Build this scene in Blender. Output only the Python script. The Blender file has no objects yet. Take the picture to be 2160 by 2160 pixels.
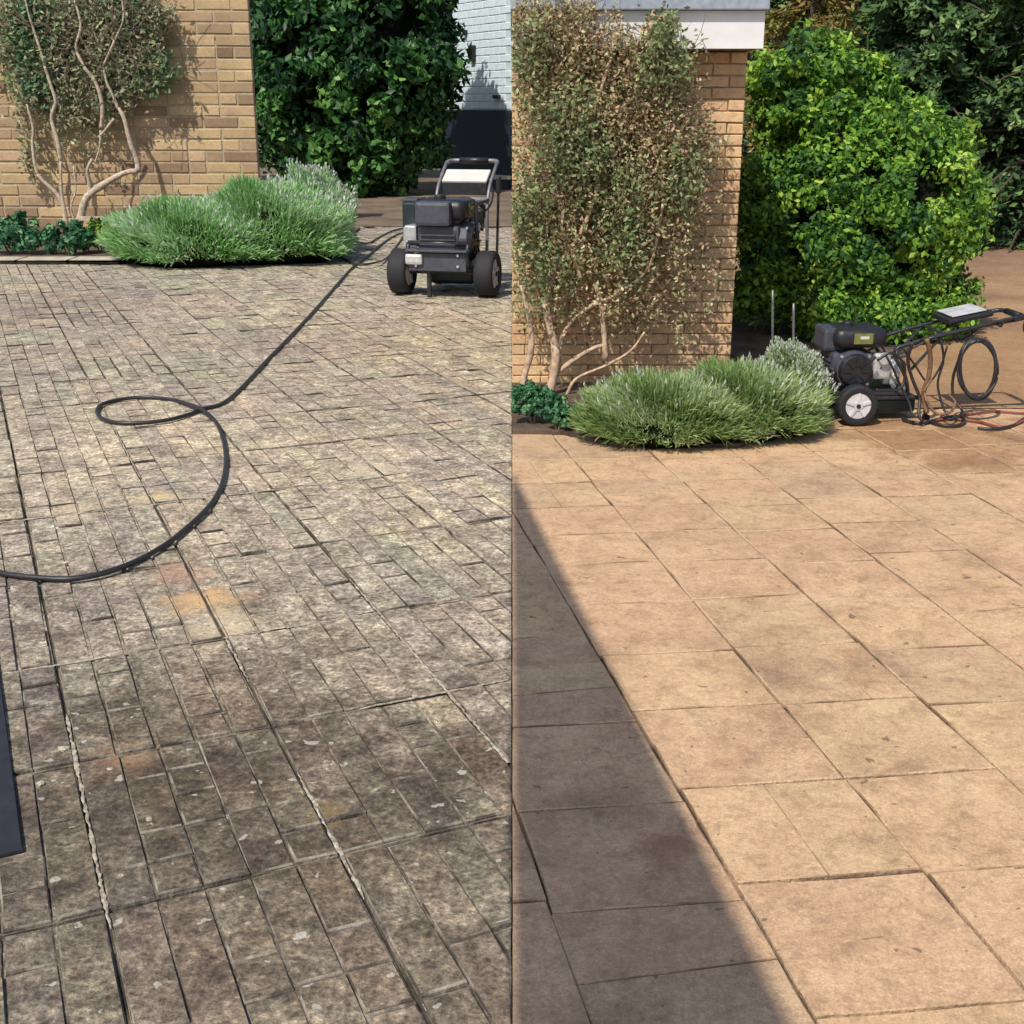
import bpy, bmesh, math, random
import numpy as np
from mathutils import Vector, Matrix
random.seed(7); RNG = np.random.default_rng(7)
R = math.radians
SC = bpy.context.scene
COL = SC.collection

# ------------------------------------------------------------------ camera
H = 1.5; FPX = 2600.0; PITCH = math.atan(855/2600.0)
K = H/1.4                       # survey below was made for an eye height of 1.4
cd = bpy.data.cameras.new('camera'); cam = bpy.data.objects.new('camera', cd); COL.objects.link(cam)
cam.location = (0, 0, H); cam.rotation_euler = (math.pi/2-PITCH, 0, 0)
cd.sensor_width = 36; cd.sensor_fit = 'HORIZONTAL'; cd.lens = 36*FPX/2160
cd.clip_start = 0.05; cd.clip_end = 400
SC.camera = cam
# ------------------------------------------------------------------ light
SUN_EL = 52.0; SUN_DIR = Vector((0.52, 0.854, 0)).normalized()   # way the shadows fall
w = bpy.data.worlds.new('World'); SC.world = w; w.use_nodes = True
nt = w.node_tree; bg = nt.nodes['Background']
sk = nt.nodes.new('ShaderNodeTexSky'); sk.sky_type = 'NISHITA'; sk.sun_disc = False
sk.sun_elevation = R(SUN_EL); sk.sun_rotation = math.atan2(-SUN_DIR.x, -SUN_DIR.y) % (2*math.pi)
sk.air_density = 1.0; sk.dust_density = 1.5
nt.links.new(sk.outputs[0], bg.inputs[0]); bg.inputs[1].default_value = 0.13
sl = bpy.data.lights.new('sun', 'SUN'); sl.energy = 4.3; sl.angle = R(0.6); sl.color = (1.0, 0.935, 0.83)
so = bpy.data.objects.new('sun', sl); COL.objects.link(so); so.location = (-5, -8, 12)
ld = Vector((SUN_DIR.x*math.cos(R(SUN_EL)), SUN_DIR.y*math.cos(R(SUN_EL)), -math.sin(R(SUN_EL))))
so.rotation_euler = ld.to_track_quat('-Z', 'Y').to_euler()
SC.view_settings.view_transform = 'Standard'; SC.view_settings.look = 'None'
SC.view_settings.gamma = 1; SC.view_settings.exposure = 0.02
try: SC.view_settings.use_curve_mapping = False
except Exception: pass
SC.render.engine = 'CYCLES'

# ------------------------------------------------------------------ survey helpers
CP, SP = math.cos(PITCH), math.sin(PITCH)
def ray(x, y):
    a = (x-1080)/FPX; b = -(y-1080)/FPX
    return Vector((a, CP+b*SP, -SP+b*CP))
def G(x, y, z=0.0):                    # point of the photograph on the level z
    r = ray(x, y); t = (z-H)/r.z
    return Vector((r.x*t, r.y*t, z))
def D(x, y, Y):                        # point of the photograph at the distance Y
    r = ray(x, y); t = Y/r.y
    return Vector((r.x*t, Y, H+r.z*t))
def MPP(Y): return Y*1.03/FPX          # metres per photo pixel around distance Y

# ------------------------------------------------------------------ object helpers
def tag(o, label=None, cat=None, group=None, kind=None):
    if label: o['label'] = label
    if cat: o['category'] = cat
    if group: o['group'] = group
    if kind: o['kind'] = kind
    return o
def link(name, me, mat=None, parent=None, loc=None):
    o = bpy.data.objects.new(name, me); COL.objects.link(o)
    if mat is not None and me is not None and not me.materials:
        for m in (mat if isinstance(mat, (list, tuple)) else [mat]): me.materials.append(m)
    if parent: o.parent = parent
    if loc is not None: o.location = loc
    return o
def empty(name, loc=(0, 0, 0), rz=0, scale=1):
    o = bpy.data.objects.new(name, None); COL.objects.link(o)
    o.location = loc; o.rotation_euler = (0, 0, rz); o.scale = (scale,)*3
    o.empty_display_size = 0.1
    return o
def bm_mesh(bm, name, smooth=False):
    me = bpy.data.meshes.new(name); bm.normal_update(); bm.to_mesh(me); bm.free()
    if smooth: me.polygons.foreach_set('use_smooth', [True]*len(me.polygons))
    return me
def np_mesh(name, V, Fq, n=4, tint=None, smooth=False):
    me = bpy.data.meshes.new(name); V = np.asarray(V, np.float32).reshape(-1, 3); Fq = np.asarray(Fq, np.int32).reshape(-1, n)
    me.vertices.add(len(V)); me.vertices.foreach_set('co', V.ravel())
    me.loops.add(Fq.size); me.loops.foreach_set('vertex_index', Fq.ravel())
    me.polygons.add(len(Fq)); me.polygons.foreach_set('loop_start', np.arange(0, Fq.size, n, dtype=np.int32))
    me.polygons.foreach_set('loop_total', np.full(len(Fq), n, np.int32))
    if smooth: me.polygons.foreach_set('use_smooth', np.ones(len(Fq), bool))
    me.update(calc_edges=True)
    if tint is not None:
        a = me.attributes.new('tint', 'FLOAT', 'FACE'); a.data.foreach_set('value', np.asarray(tint, np.float32))
    return me
def add_box(bm, c, s, rot=None, bev=0.0):
    r = bmesh.ops.create_cube(bm, size=1); vs = r['verts']
    M = Matrix.Translation(Vector(c)) @ (rot.to_4x4() if rot else Matrix.Identity(4)) @ Matrix.Diagonal((s[0], s[1], s[2], 1))
    bmesh.ops.transform(bm, matrix=M, verts=vs)
    if bev > 0:
        es = list({e for v in vs for e in v.link_edges})
        bmesh.ops.bevel(bm, geom=es, offset=bev, segments=2, affect='EDGES', profile=0.6)
    return vs
def add_cyl(bm, a, b, r1, r2=None, seg=16, bev=0):
    a, b = Vector(a), Vector(b); r2 = r1 if r2 is None else r2
    d = b-a; q = d.to_track_quat('Z', 'Y').to_matrix().to_4x4()
    r = bmesh.ops.create_cone(bm, cap_ends=True, segments=seg, radius1=r1, radius2=r2, depth=d.length)
    bmesh.ops.transform(bm, matrix=Matrix.Translation((a+b)/2) @ q, verts=r['verts'])
    if bev:
        es = [e for e in {e for v in r['verts'] for e in v.link_edges} if any(len(f.verts) > 4 for f in e.link_faces)]
        bmesh.ops.bevel(bm, geom=es, offset=bev, segments=2, affect='EDGES', profile=0.6)
def smooth_path(P, n=6):
    P = [Vector(p) for p in P]; out = []
    Q = [P[0]*2-P[1]]+P+[P[-1]*2-P[-2]]
    for i in range(1, len(Q)-2):
        for k in range(n):
            t = k/n; a, b, c, d = Q[i-1], Q[i], Q[i+1], Q[i+2]
            out.append(0.5*((2*b)+(c-a)*t+(2*a-5*b+4*c-d)*t*t+(3*b-a-3*c+d)*t**3))
    out.append(P[-1]); return out
def add_tube(bm, P, r, seg=8, n=6, knob=0.0, closed=False):
    S = smooth_path(P, n) if n > 1 else [Vector(p) for p in P]
    rr = r if callable(r) else (lambda t: r)
    up = Vector((0.13, 0.21, 1)).normalized(); rings = []
    for i, p in enumerate(S):
        t = (S[min(i+1, len(S)-1)]-S[max(i-1, 0)]).normalized()
        x = up.cross(t)
        if x.length < 1e-3: x = Vector((1, 0, 0)).cross(t)
        x.normalize(); y = t.cross(x); q = rr(i/max(1, len(S)-1))*(1+knob*random.uniform(-1, 1))
        rings.append([bm.verts.new(p+(x*math.cos(2*math.pi*k/seg)+y*math.sin(2*math.pi*k/seg))*q) for k in range(seg)])
    for a, b in zip(rings, rings[1:]):
        for k in range(seg):
            bm.faces.new((a[k], a[(k+1) % seg], b[(k+1) % seg], b[k]))
    bm.faces.new(list(reversed(rings[0]))); bm.faces.new(rings[-1])
def tube_obj(name, P, r, mat, parent=None, **kw):
    bm = bmesh.new(); add_tube(bm, P, r, **kw); return link(name, bm_mesh(bm, name, True), mat, parent)
def part(name, fn, mat, parent, smooth=False):
    bm = bmesh.new(); fn(bm); me = bm_mesh(bm, name, False)
    if smooth:
        me.polygons.foreach_set('use_smooth', [len(p.vertices) == 4 for p in me.polygons])
    return link(name, me, mat, parent)

# ------------------------------------------------------------------ materials
def newmat(name):
    m = bpy.data.materials.new(name); m.use_nodes = True
    return m, m.node_tree, m.node_tree.nodes['Principled BSDF']
def ramp(nt, fac, stops, interp='LINEAR'):
    n = nt.nodes.new('ShaderNodeValToRGB'); cr = n.color_ramp; cr.interpolation = interp
    while len(cr.elements) > 1: cr.elements.remove(cr.elements[-1])
    cr.elements[0].position = stops[0][0]; cr.elements[0].color = (*stops[0][1], 1)
    for p, c in stops[1:]:
        e = cr.elements.new(p); e.color = (*c, 1)
    nt.links.new(fac, n.inputs[0]); return n.outputs[0]
def g3(v): return (v, v, v)
def coords(nt, kind='world'):
    if kind == 'world': return nt.nodes.new('ShaderNodeNewGeometry').outputs['Position']
    return nt.nodes.new('ShaderNodeTexCoord').outputs['Object']
def noise(nt, vec, scale, detail=4, rough=0.6, dist=0.0):
    n = nt.nodes.new('ShaderNodeTexNoise'); n.inputs['Scale'].default_value = scale
    n.inputs['Detail'].default_value = detail; n.inputs['Roughness'].default_value = rough; n.inputs['Distortion'].default_value = dist
    nt.links.new(vec, n.inputs['Vector']); return n.outputs[0]
def voro(nt, vec, scale, feat='F1'):
    n = nt.nodes.new('ShaderNodeTexVoronoi'); n.feature = feat; n.inputs['Scale'].default_value = scale
    nt.links.new(vec, n.inputs['Vector']); return n.outputs[0]
def mix(nt, f, a, b, mode='MIX'):
    n = nt.nodes.new('ShaderNodeMix'); n.data_type = 'RGBA'; n.blend_type = mode
    for s, v in ((n.inputs[0], f), (n.inputs[6], a), (n.inputs[7], b)):
        if isinstance(v, (int, float)): s.default_value = v
        elif isinstance(v, tuple): s.default_value = (*v, 1)
        else: nt.links.new(v, s)
    return n.outputs[2]
def mth(nt, op, a, b=0.0, clamp=False):
    n = nt.nodes.new('ShaderNodeMath'); n.operation = op; n.use_clamp = clamp
    for s, v in ((n.inputs[0], a), (n.inputs[1], b)):
        if isinstance(v, (int, float)): s.default_value = v
        else: nt.links.new(v, s)
    return n.outputs[0]
def bump(nt, bs, h, strength=0.5, dist=0.01):
    n = nt.nodes.new('ShaderNodeBump'); n.inputs['Strength'].default_value = strength; n.inputs['Distance'].default_value = dist
    nt.links.new(h, n.inputs['Height']); nt.links.new(n.outputs[0], bs.inputs['Normal'])
def objrand(nt): return nt.nodes.new('ShaderNodeObjectInfo').outputs['Random']
def spot(nt, vec, c, r, soft=0.5, wob=None):
    n = nt.nodes.new('ShaderNodeVectorMath'); n.operation = 'DISTANCE'; nt.links.new(vec, n.inputs[0]); n.inputs[1].default_value = c
    d = n.outputs['Value']
    if wob is not None: d = mth(nt, 'ADD', d, mth(nt, 'MULTIPLY', mth(nt, 'SUBTRACT', wob, 0.5), min(r*2.2, 6)))
    m = nt.nodes.new('ShaderNodeMapRange'); m.inputs[1].default_value = r*(1-soft); m.inputs[2].default_value = r
    m.inputs[3].default_value = 1; m.inputs[4].default_value = 0; nt.links.new(d, m.inputs[0]); return m.outputs[0]
def plain(name, col, rough=0.6, metal=0.0, var=0.25, scale=30, bmp=0.1, coat=0):
    m, nt, b = newmat(name); v = coords(nt, 'object')
    f = noise(nt, v, scale, 5)
    c = ramp(nt, f, [(0.3, tuple(x*(1-var) for x in col)), (0.7, tuple(min(1, x*(1+var)) for x in col))])
    nt.links.new(c, b.inputs['Base Color']); b.inputs['Metallic'].default_value = metal
    nt.links.new(mth(nt, 'ADD', mth(nt, 'MULTIPLY', f, 0.3), rough-0.15), b.inputs['Roughness'])
    if bmp: bump(nt, b, f, bmp, 0.004)
    if name == 'shade_core': b.inputs['Specular IOR Level'].default_value = 0.0
    return m

def mat_weathered():
    m, nt, b = newmat('weathered_paving'); v = coords(nt)
    isl = nt.nodes.new('ShaderNodeNewGeometry').outputs['Random Per Island']
    cx_ = nt.nodes.new('ShaderNodeCombineXYZ'); nt.links.new(mth(nt, 'MULTIPLY', isl, 13.0), cx_.inputs[2]); nt.links.new(mth(nt, 'MULTIPLY', isl, 7.0), cx_.inputs[0])
    va = nt.nodes.new('ShaderNodeVectorMath'); va.operation = 'ADD'; nt.links.new(v, va.inputs[0]); nt.links.new(cx_.outputs[0], va.inputs[1]); vi = va.outputs[0]
    big = noise(nt, v, 1.6, 4, 0.6); med = noise(nt, vi, 11, 5, 0.7); fine = noise(nt, vi, 75, 4, 0.7); grit = noise(nt, vi, 34, 3, 0.6)
    base = ramp(nt, med, [(0.28, (0.18, 0.152, 0.13)), (0.42, (0.32, 0.275, 0.225)), (0.56, (0.44, 0.39, 0.32)), (0.72, (0.60, 0.54, 0.45))])
    f2 = ramp(nt, fine, [(0.36, g3(0.22)), (0.47, g3(0.85)), (0.55, g3(1.1)), (0.66, g3(2.0))])
    c = mix(nt, 0.72, base, f2, 'MULTIPLY')
    c = mix(nt, 0.6, c, ramp(nt, grit, [(0.36, g3(0.45)), (0.5, g3(1.0)), (0.64, g3(1.5))]), 'MULTIPLY')
    rb = ramp(nt, objrand(nt), [(0, (0.84, 0.82, 0.86)), (0.25, (1.08, 1.06, 0.98)), (0.5, (0.92, 0.97, 0.88)), (0.75, (1.12, 1.02, 0.92)), (1, (0.9, 0.88, 0.9))])
    c = mix(nt, 0.8, c, rb, 'MULTIPLY')
    c = mix(nt, 0.62, c, ramp(nt, isl, [(0, (0.70, 0.68, 0.68)), (0.3, (0.95, 0.92, 0.88)), (0.6, (1.08, 1.04, 0.98)), (0.85, (1.18, 1.12, 1.02)), (1, (0.82, 0.84, 0.76))]), 'MULTIPLY')
    c = mix(nt, 0.7, c, ramp(nt, noise(nt, v, 4.5, 5, 0.65), [(0.36, (0.62, 0.60, 0.60)), (0.52, g3(1.0)), (0.66, (1.14, 1.11, 1.04))]), 'MULTIPLY')
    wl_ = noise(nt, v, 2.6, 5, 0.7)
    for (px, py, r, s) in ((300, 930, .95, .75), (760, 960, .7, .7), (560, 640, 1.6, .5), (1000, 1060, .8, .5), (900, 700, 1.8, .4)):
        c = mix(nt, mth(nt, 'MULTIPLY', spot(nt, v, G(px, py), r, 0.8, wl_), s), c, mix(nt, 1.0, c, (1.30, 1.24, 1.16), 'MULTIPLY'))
    # darker areas, most of them in the near slabs, ochre and pale lichen patches
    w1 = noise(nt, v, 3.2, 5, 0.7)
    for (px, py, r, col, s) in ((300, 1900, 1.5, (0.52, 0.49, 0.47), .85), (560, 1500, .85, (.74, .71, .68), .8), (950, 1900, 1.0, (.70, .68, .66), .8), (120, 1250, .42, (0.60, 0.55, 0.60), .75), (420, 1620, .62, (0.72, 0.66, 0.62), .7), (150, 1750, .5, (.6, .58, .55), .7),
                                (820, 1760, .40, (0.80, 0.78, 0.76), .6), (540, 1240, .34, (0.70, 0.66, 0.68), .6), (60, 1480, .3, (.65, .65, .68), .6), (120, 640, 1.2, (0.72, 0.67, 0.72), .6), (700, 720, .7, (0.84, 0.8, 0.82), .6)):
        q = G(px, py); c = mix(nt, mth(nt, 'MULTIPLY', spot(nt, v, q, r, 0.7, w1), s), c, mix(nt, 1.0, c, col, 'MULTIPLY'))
    w2 = noise(nt, v, 14, 5, 0.75)
    for (px, py, r, col, s) in ((428, 1265, .17, (.66, .41, .19), .85), (470, 1320, .16, (.64, .50, .33), .75), (385, 1210, .13, (.46, .25, .15), .7), (330, 1050, .12, (.72, .55, .28), .7), (170, 1078, .14, (.66, .50, .34), .6),
                                (790, 990, .14, (.66, .54, .36), .6), (545, 1000, .10, (.66, .52, .36), .5), (690, 1720, .06, (.34, .22, .08), .6), (260, 1600, .10, (.38, .22, .12), .5), (360, 1190, .1, (.4, .26, .16), .5)):
        q = G(px, py); c = mix(nt, mth(nt, 'MULTIPLY', spot(nt, v, q, r, 0.9, w2), s), c, col)
    pale = mth(nt, 'GREATER_THAN', noise(nt, v, 21, 2, 0.5), 0.69)
    c = mix(nt, mth(nt, 'MULTIPLY', pale, 0.55), c, (0.60, 0.57, 0.50))
    dk = mth(nt, 'GREATER_THAN', noise(nt, v, 33, 2, 0.5, 0.4), 0.685)
    c = mix(nt, mth(nt, 'MULTIPLY', dk, 0.6), c, (0.05, 0.045, 0.035))
    moss = ramp(nt, big, [(0.52, g3(0)), (0.66, g3(1))])
    c = mix(nt, mth(nt, 'MULTIPLY', moss, 0.30), c, mix(nt, 1.0, c, (0.9, 1.0, 0.75), 'MULTIPLY'))
    nt.links.new(c, b.inputs['Base Color']); b.inputs['Roughness'].default_value = 0.92
    bump(nt, b, mth(nt, 'ADD', mth(nt, 'MULTIPLY', med, 0.6), mth(nt, 'MULTIPLY', fine, 0.7)), 0.9, 0.012)
    return m
def mat_clean():
    m, nt, b = newmat('clean_sandstone_paving'); v = coords(nt)
    med = noise(nt, v, 5, 5, 0.65); fine = noise(nt, v, 60, 6, 0.8); st = noise(nt, v, 18, 6, 0.75)
    base = ramp(nt, med, [(0.30, (0.48, 0.315, 0.19)), (0.5, (0.57, 0.385, 0.235)), (0.7, (0.63, 0.445, 0.275))])
    c = mix(nt, 0.8, base, ramp(nt, fine, [(0.3, g3(0.66)), (0.7, g3(1.3))]), 'MULTIPLY')
    c = mix(nt, 0.6, c, ramp(nt, noise(nt, v, 190, 2, 0.6), [(0.3, g3(0.7)), (0.7, g3(1.25))]), 'MULTIPLY')
    c = mix(nt, 0.5, c, ramp(nt, st, [(0.34, (0.55, 0.54, 0.56)), (0.5, g3(1.0)), (0.8, g3(1.15))]), 'MULTIPLY')
    rb = ramp(nt, objrand(nt), [(0, (0.92, 0.84, 0.82)), (0.25, (1.08, 1.03, 0.96)), (0.5, (0.98, 0.90, 0.88)), (0.75, (1.08, 1.06, 0.94)), (1, (0.82, 0.80, 0.82))])
    c = mix(nt, 0.75, c, rb, 'MULTIPLY')
    c = mix(nt, 0.45, c, ramp(nt, noise(nt, v, 8.5, 6, 0.8, 1.2), [(0.36, (0.50, 0.46, 0.42)), (0.49, g3(0.96)), (0.8, g3(1.06))]), 'MULTIPLY')
    c = mix(nt, 0.5, c, ramp(nt, noise(nt, v, 2.3, 5, 0.7, 0.6), [(0.34, (0.68, 0.65, 0.64)), (0.5, g3(1.0)), (0.7, (1.07, 1.05, 1.02))]), 'MULTIPLY')
    pits = mth(nt, 'GREATER_THAN', noise(nt, v, 26, 2, 0.5, 0.5), 0.715)
    c = mix(nt, mth(nt, 'MULTIPLY', pits, 0.65), c, (0.10, 0.065, 0.035))
    # damp patches where the rinsing water still lies
    w1 = noise(nt, v, 5, 5, 0.7, 0.8)
    wet = None
    for (px, py, r) in ((1960, 925, .55), (2150, 935, .5), (1850, 915, .3), (2060, 970, .35), (1400, 1790, .09)):
        q = G(px, py); s = spot(nt, v, q, r, 0.5, w1); wet = s if wet is None else mth(nt, 'MAXIMUM', wet, s)
    c = mix(nt, mth(nt, 'MULTIPLY', wet, 0.62), c, mix(nt, 1.0, c, (0.62, 0.50, 0.36), 'MULTIPLY'))
    for (px, py, r, s) in ((1810, 1410, .16, .8), (1660, 1420, .14, .6), (1290, 1700, .14, .6), (1930, 1635, .07, .8), (1600, 1655, .06, .8), (2050, 1180, .14, .5), (1560, 1250, .12, .4)):
        c = mix(nt, mth(nt, 'MULTIPLY', spot(nt, v, G(px, py), r, 0.8, w1), s), c, mix(nt, 1.0, c, (0.62, 0.58, 0.58), 'MULTIPLY'))
    nt.links.new(c, b.inputs['Base Color'])
    nt.links.new(mth(nt, 'SUBTRACT', 0.86, mth(nt, 'MULTIPLY', wet, 0.40)), b.inputs['Roughness'])
    bump(nt, b, mth(nt, 'ADD', mth(nt, 'MULTIPLY', st, 1.0), mth(nt, 'MULTIPLY', fine, 0.4)), 0.55, 0.008)
    return m
def mat_joint(name, dark, light, sc=14, lo=.42, hi=.6):
    m, nt, b = newmat(name); v = coords(nt)
    c = mix(nt, ramp(nt, noise(nt, v, sc, 4, 0.6), [(lo, g3(0)), (hi, g3(1))]), dark, light)
    c = mix(nt, 0.6, c, ramp(nt, noise(nt, v, 120, 3), [(0.3, g3(0.6)), (0.7, g3(1.3))]), 'MULTIPLY')
    nt.links.new(c, b.inputs['Base Color']); b.inputs['Roughness'].default_value = 0.95
    bump(nt, b, noise(nt, v, 90, 4), 0.8, 0.01); return m
def mat_ground(name, stops, sc=2.5, fsc=40, rough=0.95, bs=0.8):
    m, nt, b = newmat(name); v = coords(nt)
    c = ramp(nt, noise(nt, v, sc, 6, 0.65), stops)
    if name == 'orange_driveway':      # browner, darker ground under the far trees
        far_brown = ramp(nt, noise(nt, v, 7, 5, 0.7), [(0.3, (0.10, 0.060, 0.045)), (0.7, (0.24, 0.155, 0.12))])
        c = mix(nt, spot(nt, v, (8.5, 26, 0), 16.5, 0.42, noise(nt, v, 1.1, 5, 0.7)), c, far_brown)
    c = mix(nt, 0.6, c, ramp(nt, noise(nt, v, fsc, 5, 0.75), [(0.3, g3(0.6)), (0.7, g3(1.35))]), 'MULTIPLY')
    nt.links.new(c, b.inputs['Base Color']); b.inputs['Roughness'].default_value = rough
    bump(nt, b, noise(nt, v, fsc, 5, 0.7), bs, 0.02); return m
def mat_brick(name, stops):
    m, nt, b = newmat(name); v = coords(nt)
    c = ramp(nt, objrand(nt), stops)
    c = mix(nt, 0.6, c, ramp(nt, noise(nt, v, 28, 6, 0.75), [(0.3, g3(0.62)), (0.5, g3(1.0)), (0.72, g3(1.3))]), 'MULTIPLY')
    c = mix(nt, 0.5, c, ramp(nt, noise(nt, v, 2.0, 4, 0.6), [(0.35, g3(0.72)), (0.62, g3(1.12))]), 'MULTIPLY')
    nt.links.new(c, b.inputs['Base Color']); b.inputs['Roughness'].default_value = 0.9
    bump(nt, b, noise(nt, v, 60, 5, 0.7), 0.6, 0.008); return m
def mat_leaf(name, stops, rough=0.5, trans=0.25, spec=0.4):
    m, nt, b = newmat(name)
    a = nt.nodes.new('ShaderNodeAttribute'); a.attribute_name = 'tint'
    c = ramp(nt, a.outputs['Fac'], stops)
    nt.links.new(c, b.inputs['Base Color']); b.inputs['Roughness'].default_value = rough
    b.inputs['Specular IOR Level'].default_value = spec
    if trans > 0:
        t = nt.nodes.new('ShaderNodeBsdfTranslucent'); nt.links.new(c, t.inputs[0])
        x = nt.nodes.new('ShaderNodeMixShader'); x.inputs[0].default_value = trans
        nt.links.new(b.outputs[0], x.inputs[1]); nt.links.new(t.outputs[0], x.inputs[2])
        nt.links.new(x.outputs[0], nt.nodes['Material Output'].inputs[0])
    return m
def mat_bark(name, a, b2):
    m, nt, b = newmat(name); v = coords(nt)
    c = ramp(nt, noise(nt, v, 22, 5, 0.7), [(0.35, a), (0.65, b2)])
    nt.links.new(c, b.inputs['Base Color']); b.inputs['Roughness'].default_value = 0.85
    bump(nt, b, noise(nt, v, 50, 4), 0.6, 0.01); return m

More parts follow.
